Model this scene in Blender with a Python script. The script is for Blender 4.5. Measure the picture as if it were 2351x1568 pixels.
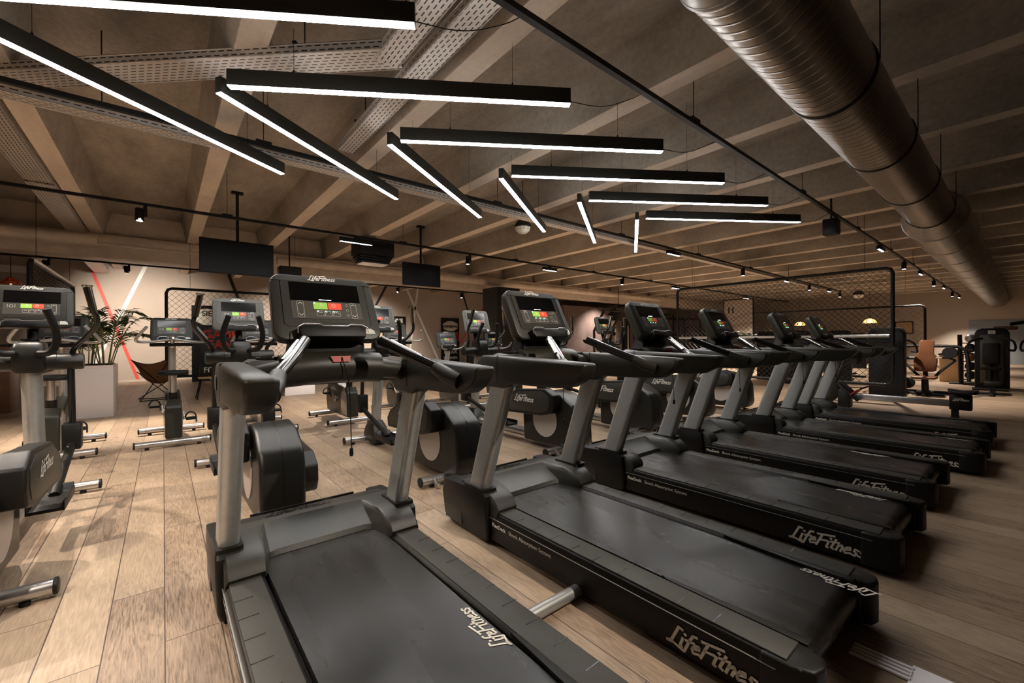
import bpy, bmesh, math, random
from mathutils import Vector, Matrix
from math import sin, cos, pi, radians, atan2, sqrt
random.seed(7)
for o in list(bpy.data.objects): bpy.data.objects.remove(o, do_unlink=True)
S = bpy.context.scene
COL = S.collection

# ------------------------------------------------------------------ camera, world, exposure
YAW, PIT, ROL, FPX = radians(39.494), radians(-0.076), radians(-0.318), 972.1
F = Vector((sin(YAW)*cos(PIT), cos(YAW)*cos(PIT), sin(PIT)))
R = Vector((cos(YAW), -sin(YAW), 0)); U = R.cross(F)
R2 = R*cos(ROL)+U*sin(ROL); U2 = U*cos(ROL)-R*sin(ROL)
cd = bpy.data.cameras.new('camera'); cam = bpy.data.objects.new('camera', cd); COL.objects.link(cam)
m = Matrix((R2, U2, -F)).transposed().to_4x4(); m.translation = Vector((0, 0, 1.2)); cam.matrix_world = m
cd.sensor_width = 36; cd.lens = FPX*36/2351; cd.clip_start = .02; cd.clip_end = 200
S.camera = cam
S.view_settings.view_transform = 'Standard'; S.view_settings.look = 'None'
S.view_settings.gamma = 1; S.view_settings.use_curve_mapping = False
S.view_settings.exposure = 1.3
w = bpy.data.worlds.new('world'); S.world = w; w.use_nodes = True
w.node_tree.nodes['Background'].inputs[0].default_value = (1, .80, .62, 1)
w.node_tree.nodes['Background'].inputs[1].default_value = .04
LED_E, LENS_E, SPOT_K = 25.0, 14.0, 1.75

def spot(name, loc, to, power, size=60, blend=.6, col=(1, .86, .72), rad=.04):
    l = bpy.data.lights.new(name, 'SPOT'); l.energy = power; l.color = col
    l.energy = power*SPOT_K; l.spot_size = radians(size); l.spot_blend = blend; l.shadow_soft_size = rad
    o = bpy.data.objects.new(name, l); COL.objects.link(o); o.location = loc
    o.rotation_euler = (Vector(to)-Vector(loc)).to_track_quat('-Z', 'Y').to_euler()
    return o

# ------------------------------------------------------------------ materials
def NT(name):
    m = bpy.data.materials.new(name); m.use_nodes = True; t = m.node_tree
    return m, t, t.nodes['Principled BSDF'], t.nodes.new, t.links.new
def mat(name, col, rough=.5, metal=0., bump=0., bs=400., var=0., vs=8., emit=None, es=0., spec=.5, stretch=None, rv=0.):
    m, t, b, N, L = NT(name)
    b.inputs['Base Color'].default_value = (*col, 1); b.inputs['Roughness'].default_value = rough
    b.inputs['Metallic'].default_value = metal; b.inputs['Specular IOR Level'].default_value = spec
    if emit: b.inputs['Emission Color'].default_value = (*emit, 1); b.inputs['Emission Strength'].default_value = es
    tc = N('ShaderNodeTexCoord'); mp = N('ShaderNodeMapping'); L(tc.outputs['Object'], mp.inputs[0])
    if stretch: mp.inputs['Scale'].default_value = stretch
    n = N('ShaderNodeTexNoise'); n.inputs['Scale'].default_value = vs; n.inputs['Detail'].default_value = 6
    L(mp.outputs[0], n.inputs['Vector'])
    if var:
        r = N('ShaderNodeValToRGB'); r.color_ramp.elements[0].position = .3; r.color_ramp.elements[1].position = .72
        r.color_ramp.elements[0].color = (*[c*(1-var) for c in col], 1); r.color_ramp.elements[1].color = (*[min(1, c*(1+var)) for c in col], 1)
        L(n.outputs[0], r.inputs[0]); L(r.outputs[0], b.inputs['Base Color'])
    if rv:
        q = N('ShaderNodeMapRange'); q.inputs[1].default_value = .3; q.inputs[2].default_value = .7
        q.inputs[3].default_value = max(.05, rough-rv); q.inputs[4].default_value = min(1, rough+rv)
        L(n.outputs[0], q.inputs[0]); L(q.outputs[0], b.inputs['Roughness'])
    if bump:
        n2 = N('ShaderNodeTexNoise'); n2.inputs['Scale'].default_value = bs; n2.inputs['Detail'].default_value = 3
        L(mp.outputs[0], n2.inputs['Vector'])
        bp = N('ShaderNodeBump'); bp.inputs['Strength'].default_value = bump; bp.inputs['Distance'].default_value = .002
        L(n2.outputs[0], bp.inputs['Height']); L(bp.outputs[0], b.inputs['Normal'])
    return m
M = {}
M['blackpl'] = mat('black_plastic', (.006, .0057, .0048), .40, spec=.24, bump=.25, bs=900)
M['softpl'] = mat('charcoal_plastic', (.019, .0184, .013), .36, spec=.34, bump=.2, bs=900)
M['greypl'] = mat('grey_plastic', (.050, .048, .036), .42, bump=.2, bs=900)
M['deck'] = mat('rail_tread', (.034, .033, .027), .45, spec=.35, bump=.4, bs=600)
M['hood'] = mat('hood_plastic', (.012, .0115, .009), .38, spec=.4, bump=.2, bs=900)
M['gloss'] = mat('gloss_black', (.008, .008, .008), .12)
M['lip'] = mat('lip_plastic', (.019, .0185, .014), .42, bump=.2, bs=900, spec=.4)
M['darkpl'] = mat('satin_black_plastic', (.0085, .0082, .0066), .34, bump=.2, bs=900, spec=.36)
M['screen'] = mat('screen_glass', (.003, .003, .003), .12, spec=.3)
M['belt'] = mat('belt_rubber', (.011, .0107, .0098), .27, spec=.4, bump=.2, bs=350, var=.2, vs=1.6, stretch=(5, .6, 1), rv=.05)
M['silver'] = mat('silver_paint', (.40, .405, .39), .36, .66, var=.06, vs=30)
M['tube'] = mat('brushed_tube', (.50, .48, .46), .28, .9, var=.05, vs=60, stretch=(1, 1, 1))
M['chrome'] = mat('chrome', (.36, .33, .28), .16, 1.)
M['disc'] = mat('disc_cover', (.42, .38, .34), .38, .2)
M['led'] = mat('led_diffuser', (1, 1, 1), .5, emit=(1, .975, .95), es=LED_E)
M['lens'] = mat('lamp_lens', (1, 1, 1), .5, emit=(.78, .84, 1), es=LENS_E)
M['blk'] = mat('black_metal', (.005, .005, .005), .5, spec=.3)
M['ledbody'] = mat('lamp_housing', (.018, .017, .013), .55, bump=.1, spec=.3)
M['white'] = mat('white_print', (.62, .58, .50), .5)
M['brightprint'] = mat('bright_print', (.85, .82, .75), .4)
M['darkprint'] = mat('dark_print', (.006, .006, .006), .25)
M['green'] = mat('start_key', (.30, .55, .08), .4, emit=(.25, .5, .06), es=.12)
M['red'] = mat('stop_key', (.75, .07, .03), .4, emit=(.6, .05, .02), es=.12)
M['redclip'] = mat('red_clip', (.32, .02, .010), .45, spec=.3)
M['ledw'] = mat('tiny_led', (.8, .9, 1), .4, emit=(.75, .85, 1), es=5)
M['ledg'] = mat('tiny_green_led', (.2, .9, .6), .4, emit=(.3, 1, .7), es=4)
M['sticker'] = mat('sticker', (.55, .53, .48), .3)
M['keypad'] = mat('keypad_film', (.055, .052, .042), .35)
M['trayp'] = mat('galvanised', (.38, .36, .34), .38, .8, var=.15, vs=12)
M['whitepaint'] = mat('white_lacquer', (.80, .76, .76), .35)
M['leather'] = mat('brown_leather', (.17, .075, .028), .42, bump=.3, bs=200, var=.25, vs=5)
M['tan'] = mat('tan_leather', (.12, .045, .018), .42, bump=.3, bs=200, var=.15, vs=5)
M['leaf'] = mat('palm_leaf', (.035, .06, .02), .4, var=.3, vs=6)
M['stem'] = mat('palm_stem', (.16, .17, .06), .5, var=.2, vs=10)
M['soil'] = mat('soil', (.02, .013, .008), .9)
M['copper'] = mat('red_copper', (.75, .16, .07), .25, .7)
M['rattan'] = mat('rattan', (.7, .45, .18), .6, emit=(1, .55, .18), es=.8)
M['bulb'] = mat('warm_bulb', (1, .8, .5), .5, emit=(1, .72, .38), es=8)
M['pipe'] = mat('pale_pipe', (.62, .53, .44), .5, var=.12, vs=5)
M['line'] = mat('wall_stripe_white', (.93, .92, .90), .5)
M['redline'] = mat('wall_stripe_red', (.80, .10, .07), .5)
M['greyline'] = mat('wall_stripe_dark', (.02, .02, .02), .5)
M['wood'] = mat('light_wood', (.55, .33, .15), .45, var=.15, vs=4)
M['dome'] = mat('frosted_dome', (.85, .8, .7), .35)
M['clockface'] = mat('clock_face', (.5, .46, .40), .4)
M['tv'] = mat('tv_panel', (.004, .004, .004), .3, spec=.15)
M['nete'] = mat('net_cord', (.02, .018, .016), .35, .3)
M['glasspan'] = mat('frosted_door', (.30, .34, .36), .25)

def coordsep(t, N, L):
    tc = N('ShaderNodeTexCoord'); s = N('ShaderNodeSeparateXYZ'); L(tc.outputs['Object'], s.inputs[0]); return tc, s
def mathn(N, L, op, a, b=None):
    n = N('ShaderNodeMath'); n.operation = op
    for i, v in enumerate((a, b)):
        if v is None: continue
        if isinstance(v, (int, float)): n.inputs[i].default_value = v
        else: L(v, n.inputs[i])
    return n.outputs[0]

def floor_mat():
    m, t, b, N, L = NT('oak_planks')
    tc, s = coordsep(t, N, L)
    cm = N('ShaderNodeCombineXYZ'); L(s.outputs['Y'], cm.inputs[0]); L(s.outputs['X'], cm.inputs[1])
    br = N('ShaderNodeTexBrick'); L(cm.outputs[0], br.inputs['Vector'])
    br.inputs['Scale'].default_value = 1; br.inputs['Brick Width'].default_value = 1.35; br.inputs['Row Height'].default_value = .187
    br.inputs['Mortar Size'].default_value = .0026; br.inputs['Mortar Smooth'].default_value = .3; br.inputs['Bias'].default_value = 0
    br.offset = .37; br.inputs['Color1'].default_value = (.0, .0, .0, 1); br.inputs['Color2'].default_value = (1, 1, 1, 1)
    br.inputs['Mortar'].default_value = (.5, .5, .5, 1)
    # per plank shift of the grain
    pid = mathn(N, L, 'MULTIPLY', br.outputs['Color'], 37.)
    mp = N('ShaderNodeCombineXYZ')
    L(mathn(N, L, 'MULTIPLY', s.outputs['X'], 11.), mp.inputs[0]); L(mathn(N, L, 'ADD', mathn(N, L, 'MULTIPLY', s.outputs['Y'], 1.5), pid), mp.inputs[1]); L(pid, mp.inputs[2])
    n1 = N('ShaderNodeTexNoise'); n1.inputs['Scale'].default_value = 1.1; n1.inputs['Detail'].default_value = 5; n1.inputs['Distortion'].default_value = .6
    L(mp.outputs[0], n1.inputs['Vector'])
    rings = mathn(N, L, 'SINE', mathn(N, L, 'MULTIPLY', n1.outputs[0], 70.))
    n2 = N('ShaderNodeTexNoise'); n2.inputs['Scale'].default_value = 9; n2.inputs['Detail'].default_value = 8; n2.inputs['Roughness'].default_value = .7
    mp2 = N('ShaderNodeCombineXYZ'); L(mathn(N, L, 'MULTIPLY', s.outputs['X'], 20.), mp2.inputs[0]); L(mathn(N, L, 'ADD', s.outputs['Y'], pid), mp2.inputs[1])
    L(mp2.outputs[0], n2.inputs['Vector'])
    n3 = N('ShaderNodeTexNoise'); n3.inputs['Scale'].default_value = 2.2; n3.inputs['Detail'].default_value = 4; L(tc.outputs['Object'], n3.inputs['Vector'])
    f = mathn(N, L, 'ADD', mathn(N, L, 'MULTIPLY', rings, .035), mathn(N, L, 'MULTIPLY', n2.outputs[0], .62))
    f = mathn(N, L, 'ADD', f, mathn(N, L, 'MULTIPLY', n3.outputs[0], .22))
    f = mathn(N, L, 'ADD', f, mathn(N, L, 'MULTIPLY', br.outputs['Color'], .14))
    r = N('ShaderNodeValToRGB'); e = r.color_ramp.elements
    e[0].position = .28; e[0].color = (.07, .043, .026, 1); e[1].position = .70; e[1].color = (.43, .325, .22, 1)
    x = e.new(.44); x.color = (.25, .178, .122, 1)
    L(f, r.inputs[0])
    # knots
    vo = N('ShaderNodeTexVoronoi'); vo.inputs['Scale'].default_value = 1
    mp3 = N('ShaderNodeCombineXYZ'); L(mathn(N, L, 'MULTIPLY', s.outputs['X'], 4.2), mp3.inputs[0]); L(mathn(N, L, 'MULTIPLY', s.outputs['Y'], 1.7), mp3.inputs[1])
    L(mp3.outputs[0], vo.inputs['Vector'])
    kn = N('ShaderNodeMapRange'); kn.inputs[1].default_value = .02; kn.inputs[2].default_value = .11; kn.inputs[3].default_value = .45; kn.inputs[4].default_value = 1
    L(vo.outputs['Distance'], kn.inputs[0])
    mx = N('ShaderNodeMix'); mx.data_type = 'RGBA'; mx.blend_type = 'MULTIPLY'; mx.inputs[0].default_value = 1
    L(r.outputs[0], mx.inputs[6]); L(kn.outputs[0], mx.inputs[7])
    m2 = N('ShaderNodeMix'); m2.data_type = 'RGBA'; L(br.outputs['Fac'], m2.inputs[0]); L(mx.outputs[2], m2.inputs[6]); m2.inputs[7].default_value = (.05, .03, .02, 1)
    L(m2.outputs[2], b.inputs['Base Color'])
    rr = N('ShaderNodeMapRange'); rr.inputs[3].default_value = .34; rr.inputs[4].default_value = .55; L(n2.outputs[0], rr.inputs[0]); L(rr.outputs[0], b.inputs['Roughness'])
    bp = N('ShaderNodeBump'); bp.inputs['Strength'].default_value = .18; bp.inputs['Distance'].default_value = .002
    L(mathn(N, L, 'SUBTRACT', n2.outputs[0], mathn(N, L, 'MULTIPLY', br.outputs['Fac'], 1.5)), bp.inputs['Height']); L(bp.outputs[0], b.inputs['Normal'])
    return m
M['floor'] = floor_mat()

def concrete(name, c0, c1, sc=1.2):
    m, t, b, N, L = NT(name); tc = N('ShaderNodeTexCoord')
    mp = N('ShaderNodeMapping'); mp.inputs['Scale'].default_value = (1.6, .5, 1); L(tc.outputs['Object'], mp.inputs[0])
    n = N('ShaderNodeTexNoise'); n.inputs['Scale'].default_value = sc; n.inputs['Detail'].default_value = 10; n.inputs['Roughness'].default_value = .68; L(mp.outputs[0], n.inputs['Vector'])
    n2 = N('ShaderNodeTexNoise'); n2.inputs['Scale'].default_value = 22; n2.inputs['Detail'].default_value = 6; L(tc.outputs['Object'], n2.inputs['Vector'])
    r = N('ShaderNodeValToRGB'); r.color_ramp.elements[0].position = .34; r.color_ramp.elements[0].color = (*c0, 1)
    r.color_ramp.elements[1].position = .62; r.color_ramp.elements[1].color = (*c1, 1)
    L(mathn(N, L, 'ADD', mathn(N, L, 'MULTIPLY', n.outputs[0], .75), mathn(N, L, 'MULTIPLY', n2.outputs[0], .25)), r.inputs[0]); L(r.outputs[0], b.inputs['Base Color'])
    b.inputs['Roughness'].default_value = .85
    bp = N('ShaderNodeBump'); bp.inputs['Strength'].default_value = .35; bp.inputs['Distance'].default_value = .006
    L(n.outputs[0], bp.inputs['Height']); L(bp.outputs[0], b.inputs['Normal'])
    return m
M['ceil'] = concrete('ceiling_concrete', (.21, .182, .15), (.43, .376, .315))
M['beam'] = concrete('lit_rib_and_trim', (.52, .44, .36), (.72, .62, .51))  # pale trim tone; on rib undersides it stands for light from below
M['wall'] = mat('plaster_cream', (.50, .42, .35), .8, bump=.1, bs=60, var=.04, vs=2)
M['mauve'] = concrete('mauve_concrete', (.16, .11, .10), (.30, .22, .20), .8)

def tray_mat(name, ang=0):
    m, t, b, N, L = NT(name); tc = N('ShaderNodeTexCoord'); mp = N('ShaderNodeMapping'); L(tc.outputs['Object'], mp.inputs[0]); mp.inputs['Rotation'].default_value = (0, 0, ang)
    s = N('ShaderNodeSeparateXYZ'); L(mp.outputs[0], s.inputs[0])
    cb = N('ShaderNodeCombineXYZ'); L(s.outputs[0], cb.inputs[0]); L(mathn(N, L, 'ADD', s.outputs[1], s.outputs[2]), cb.inputs[1])
    br = N('ShaderNodeTexBrick'); L(cb.outputs[0], br.inputs['Vector'])
    br.inputs['Scale'].default_value = 1; br.inputs['Brick Width'].default_value = .070; br.inputs['Row Height'].default_value = .034; br.inputs['Mortar Size'].default_value = .0125
    br.inputs['Mortar Smooth'].default_value = 0; br.offset = .5
    mx = N('ShaderNodeMix'); mx.data_type = 'RGBA'; L(br.outputs['Fac'], mx.inputs[0]); mx.inputs[6].default_value = (.010, .009, .008, 1); mx.inputs[7].default_value = (.62, .57, .52, 1)
    L(mx.outputs[2], b.inputs['Base Color'])
    L(mathn(N, L, 'MULTIPLY', br.outputs['Fac'], .5), b.inputs['Metallic']); b.inputs['Roughness'].default_value = .42
    bp = N('ShaderNodeBump'); bp.inputs['Strength'].default_value = .8; bp.inputs['Distance'].default_value = .004; L(br.outputs['Fac'], bp.inputs['Height']); L(bp.outputs[0], b.inputs['Normal'])
    return m
M['trayX'] = tray_mat('perforated_tray_x'); M['trayY'] = tray_mat('perforated_tray_y', pi/2); M['trayD'] = tray_mat('perforated_tray_d', radians(45))

def duct_mat():
    m, t, b, N, L = NT('spiral_duct_metal'); tc, s = coordsep(t, N, L)
    ang = N('ShaderNodeMath'); ang.operation = 'ARCTAN2'; L(s.outputs['Z'], ang.inputs[0]); L(s.outputs['Y'], ang.inputs[1])
    ph = mathn(N, L, 'ADD', mathn(N, L, 'MULTIPLY', s.outputs['X'], 2*pi/.085), ang.outputs[0])
    sn = mathn(N, L, 'SINE', ph); pw = mathn(N, L, 'POWER', mathn(N, L, 'MULTIPLY', mathn(N, L, 'ADD', sn, 1.), .5), 14.)
    bp = N('ShaderNodeBump'); bp.inputs['Strength'].default_value = .6; bp.inputs['Distance'].default_value = .005; L(pw, bp.inputs['Height']); L(bp.outputs[0], b.inputs['Normal'])
    b.inputs['Base Color'].default_value = (.30, .275, .245, 1); b.inputs['Metallic'].default_value = 1
    n = N('ShaderNodeTexNoise'); n.inputs['Scale'].default_value = 5; L(tc.outputs['Object'], n.inputs['Vector'])
    rr = N('ShaderNodeMapRange'); rr.inputs[3].default_value = .26; rr.inputs[4].default_value = .36; L(n.outputs[0], rr.inputs[0]); L(rr.outputs[0], b.inputs['Roughness'])
    return m
M['duct'] = duct_mat()

# ------------------------------------------------------------------ mesh helpers
class MB:
    def __init__(s, off=(0, 0, 0)): s.b = bmesh.new(); s.o = Vector(off)
    def v(s, p): return s.b.verts.new(Vector(p)+s.o)
    def face(s, vs):
        try: return s.b.faces.new(vs)
        except ValueError: return None
    def box(s, x0, x1, y0, y1, z0, z1, bev=0, seg=2):
        return s.prism([(x0, y0), (x1, y0), (x1, y1), (x0, y1)], 'z', z0, z1, bev, seg)
    def prism(s, poly, ax, a, b, bev=0, seg=2, map=None):
        # poly 2D -> 3D; ax = extrusion axis. x: (y,z)  y: (x,z)  z: (x,y)
        f = {'x': lambda p, t: (t, p[0], p[1]), 'y': lambda p, t: (p[0], t, p[1]), 'z': lambda p, t: (p[0], p[1], t)}[ax]
        if map: g = lambda p, t: map(*f(p, t))
        else: g = f
        A = [s.v(g(p, a)) for p in poly]; B = [s.v(g(p, b)) for p in poly]; n = len(poly)
        fs = [s.face(A[::-1]), s.face(B)]+[s.face([A[i], A[(i+1) % n], B[(i+1) % n], B[i]]) for i in range(n)]
        fs = [x for x in fs if x]
        if bev:
            es = set()
            for q in fs:
                for e in q.edges: es.add(e)
            bmesh.ops.recalc_face_normals(s.b, faces=fs)
            es = [e for e in es if len(e.link_faces) == 2 and e.calc_face_angle(0) > .45]
            bmesh.ops.bevel(s.b, geom=es, offset=bev, segments=seg, affect='EDGES', profile=.5, clamp_overlap=True)
        return s
    def tube(s, pts, r, n=10, cap=True, sx=1., up=None):
        P = [Vector(p) for p in pts]; rs = r if isinstance(r, (list, tuple)) else [r]*len(P)
        T = [(P[min(i+1, len(P)-1)]-P[max(i-1, 0)]).normalized() for i in range(len(P))]
        u = Vector(up) if up else (Vector((0, 0, 1)) if abs(T[0].z) < .9 else Vector((1, 0, 0)))
        rings = []
        a = (u-T[0]*u.dot(T[0])).normalized()
        for i, p in enumerate(P):
            a = (a-T[i]*a.dot(T[i])).normalized(); c = T[i].cross(a)
            rings.append([s.v(p+(a*cos(2*pi*k/n)+c*sx*sin(2*pi*k/n))*rs[i]) for k in range(n)])
        for i in range(len(P)-1):
            for k in range(n): s.face([rings[i][k], rings[i][(k+1) % n], rings[i+1][(k+1) % n], rings[i+1][k]])
        if cap: s.face(rings[0][::-1]); s.face(rings[-1])
        return s
    def cyl(s, p, q, r, n=20): return s.tube([p, q], r, n)
    def lathe(s, prof, c=(0, 0, 0), n=24, ax='z'):
        c = Vector(c); rings = []
        for r, h in prof:
            ring = []
            for k in range(n):
                a = 2*pi*k/n; x, y = r*cos(a), r*sin(a)
                d = {'z': (x, y, h), 'x': (h, x, y), 'y': (x, h, y)}[ax]; ring.append(s.v(c+Vector(d)))
            rings.append(ring)
        for i in range(len(prof)-1):
            for k in range(n): s.face([rings[i][k], rings[i][(k+1) % n], rings[i+1][(k+1) % n], rings[i+1][k]])
        if prof[0][0] > 1e-4: s.face(rings[0][::-1])
        if prof[-1][0] > 1e-4: s.face(rings[-1])
        return s
    def loft(s, rings, cap=True):
        R_ = [[s.v(p) for p in r] for r in rings]; n = len(R_[0])
        for i in range(len(R_)-1):
            for k in range(n): s.face([R_[i][k], R_[i][(k+1) % n], R_[i+1][(k+1) % n], R_[i+1][k]])
        if cap: s.face(R_[0][::-1]); s.face(R_[-1])
        return s
    def grid(s, rows, thick=0):
        G = [[s.v(p) for p in r] for r in rows]; fs = []
        for i in range(len(G)-1):
            for k in range(len(G[0])-1): fs.append(s.face([G[i][k], G[i][k+1], G[i+1][k+1], G[i+1][k]]))
        return s
    def build(s, name, material, parent=None, ang=38, merge=True, loc=None):
        if merge: bmesh.ops.remove_doubles(s.b, verts=s.b.verts, dist=1e-5)
        bmesh.ops.recalc_face_normals(s.b, faces=s.b.faces)
        me = bpy.data.meshes.new(name); s.b.to_mesh(me); s.b.free()
        me.materials.append(material)
        for p in me.polygons: p.use_smooth = True
        me.set_sharp_from_angle(angle=radians(ang))
        o = bpy.data.objects.new(name, me); COL.objects.link(o)
        if parent: o.parent = parent
        if loc: o.location = loc
        return o
def struct(o): o['kind'] = 'structure'; return o
def tag(o, label, cat, group=None, kind=None):
    o['label'] = label; o['category'] = cat
    if group: o['group'] = group
    if kind: o['kind'] = kind
    return o
def thing(name, label, cat, loc=(0, 0, 0), rz=0, group=None):
    o = bpy.data.objects.new(name, None); COL.objects.link(o); o.empty_display_size = .1
    o.location = loc; o.rotation_euler = (0, 0, rz); return tag(o, label, cat, group)
def copytree(root, loc, label, rz=None, group=None):
    def rec(o, par):
        c = o.copy(); COL.objects.link(c)
        if par: c.parent = par
        for ch in list(o.children): rec(ch, c)
        return c
    r = rec(root, None); r.location = loc; r['label'] = label
    if rz is not None: r.rotation_euler = (0, 0, rz)
    if group: r['group'] = group
    return r
def smooth(pts, it=2):
    P = [Vector(p) for p in pts]
    for _ in range(it):
        Q = [P[0]]
        for i in range(len(P)-1): Q += [P[i]*.75+P[i+1]*.25, P[i]*.25+P[i+1]*.75]
        Q.append(P[-1]); P = Q
    return P
def rrect(x0, x1, y0, y1, r, n=4):
    out = []
    for cx, cy, a0 in ((x1-r, y1-r, 0), (x0+r, y1-r, 90), (x0+r, y0+r, 180), (x1-r, y0+r, 270)):
        for k in range(n+1):
            a = radians(a0+90*k/n); out.append((cx+r*cos(a), cy+r*sin(a)))
    return out

# brush-script wordmark drawn with strokes
GL = {'L': ([[(.32, 1.05), (.12, .1), (-.12, -.02), (.25, .02), (.85, -.16)], [(.32, 1.05), (.55, 1.0)]], .62),
 'i': ([[(.05, .55), (0, .05), (.12, .03)], [(.1, .78), (.14, .84)]], .26), 'f': ([[(.45, .98), (.25, .95), (.14, .6), (.02, -.15)], [(-.05, .52), (.4, .58)]], .36),
 'e': ([[(.02, .28), (.34, .36), (.3, .54), (.12, .5), (0, .22), (.1, .03), (.4, .12)]], .48),
 'F': ([[(.2, .95), (.02, 0)], [(-.12, .93), (.95, 1.08)], [(.1, .5), (.6, .56)]], .66),
 't': ([[(.18, .86), (.04, .12), (.2, .04)], [(-.08, .58), (.42, .66)]], .36), 'n': ([[(.07, .52), (0, .02)], [(.04, .36), (.26, .54), (.34, .42), (.28, .03)]], .46),
 's': ([[(.36, .46), (.14, .52), (.1, .36), (.28, .2), (.2, .02), (-.04, .08)]], .42)}
def wordmark(name, material, parent, origin, ux, uy, h, word='LifeFitness', th=.15, off=.0012):
    ux = Vector(ux).normalized(); uy = Vector(uy).normalized(); nz = ux.cross(uy); mb = MB(); x = 0; w = th*h
    for ch in word:
        st, adv = GL[ch]
        for pl in st:
            P = [((x+p[0]+.28*p[1])*h, p[1]*h) for p in pl]
            for a, b in zip(P[:-1], P[1:]):
                d = Vector((b[0]-a[0], b[1]-a[1])); l = d.length or 1e-6; d /= l; q = Vector((-d.y, d.x))*w/2; e = d*w*.3
                c = [Vector(a)-e-q, Vector(b)+e-q, Vector(b)+e+q, Vector(a)-e+q]
                mb.face([mb.v(Vector(origin)+ux*k.x+uy*k.y+nz*off) for k in c])
        x += adv
    return mb.build(name, material, parent, merge=False)
def text(name, body, material, parent, origin, ux, uy, h, bold=0, align='LEFT', off=.0012, sx=1.):
    c = bpy.data.curves.new('t', 'FONT'); c.body = body; c.size = h; c.align_x = align; c.offset = bold; c.fill_mode = 'FRONT'
    o = bpy.data.objects.new('t', c); COL.objects.link(o)
    dg = bpy.context.evaluated_depsgraph_get(); dg.update()
    me = bpy.data.meshes.new_from_object(o.evaluated_get(dg)); bpy.data.objects.remove(o, do_unlink=True)
    ux = Vector(ux).normalized(); uy = Vector(uy).normalized(); nz = ux.cross(uy)
    for v in me.vertices: v.co = Vector(origin)+ux*v.co.x*sx+uy*v.co.y+nz*off
    me.materials.clear(); me.materials.append(material); me.name = name
    q = bpy.data.objects.new(name, me); COL.objects.link(q)
    if parent: q.parent = parent
    return q
STRIPES = [((-1.68, 3.6), (-.59, .02), .08, 'redline', 'red diagonal stripe on the brightly lit wall behind the palm'),
 ((-.35, 3.76), (-1.68, .25), .095, 'line', 'white diagonal stripe on the brightly lit wall, crossing the red one'),
 ((8.25, 3.78), (9.98, .25), .09, 'line', 'white wall stripe leaning right, crossing the steep one left of the sunbathing banner'),
 ((8.93, 3.74), (8.44, .31), .09, 'line', 'steep white wall stripe crossing the leaning one in the middle'),
 ((1.76, 3.55), (2.28, 2.0), .10, 'greyline', 'black wall stripe above the netting panel under the large television'),
 ((7.49, 3.72), (6.62, 2.1), .10, 'greyline', 'black wall stripe right of the first treadmill console'),
 ((11.3, 3.57), (11.75, 2.3), .09, 'greyline', 'black wall stripe above the cross trainer console near the dark pillar'),
 ((12.88, 3.3), (10.9, .8), .09, 'redline', 'thin red wall stripe left of the dark pillar')]
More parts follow.
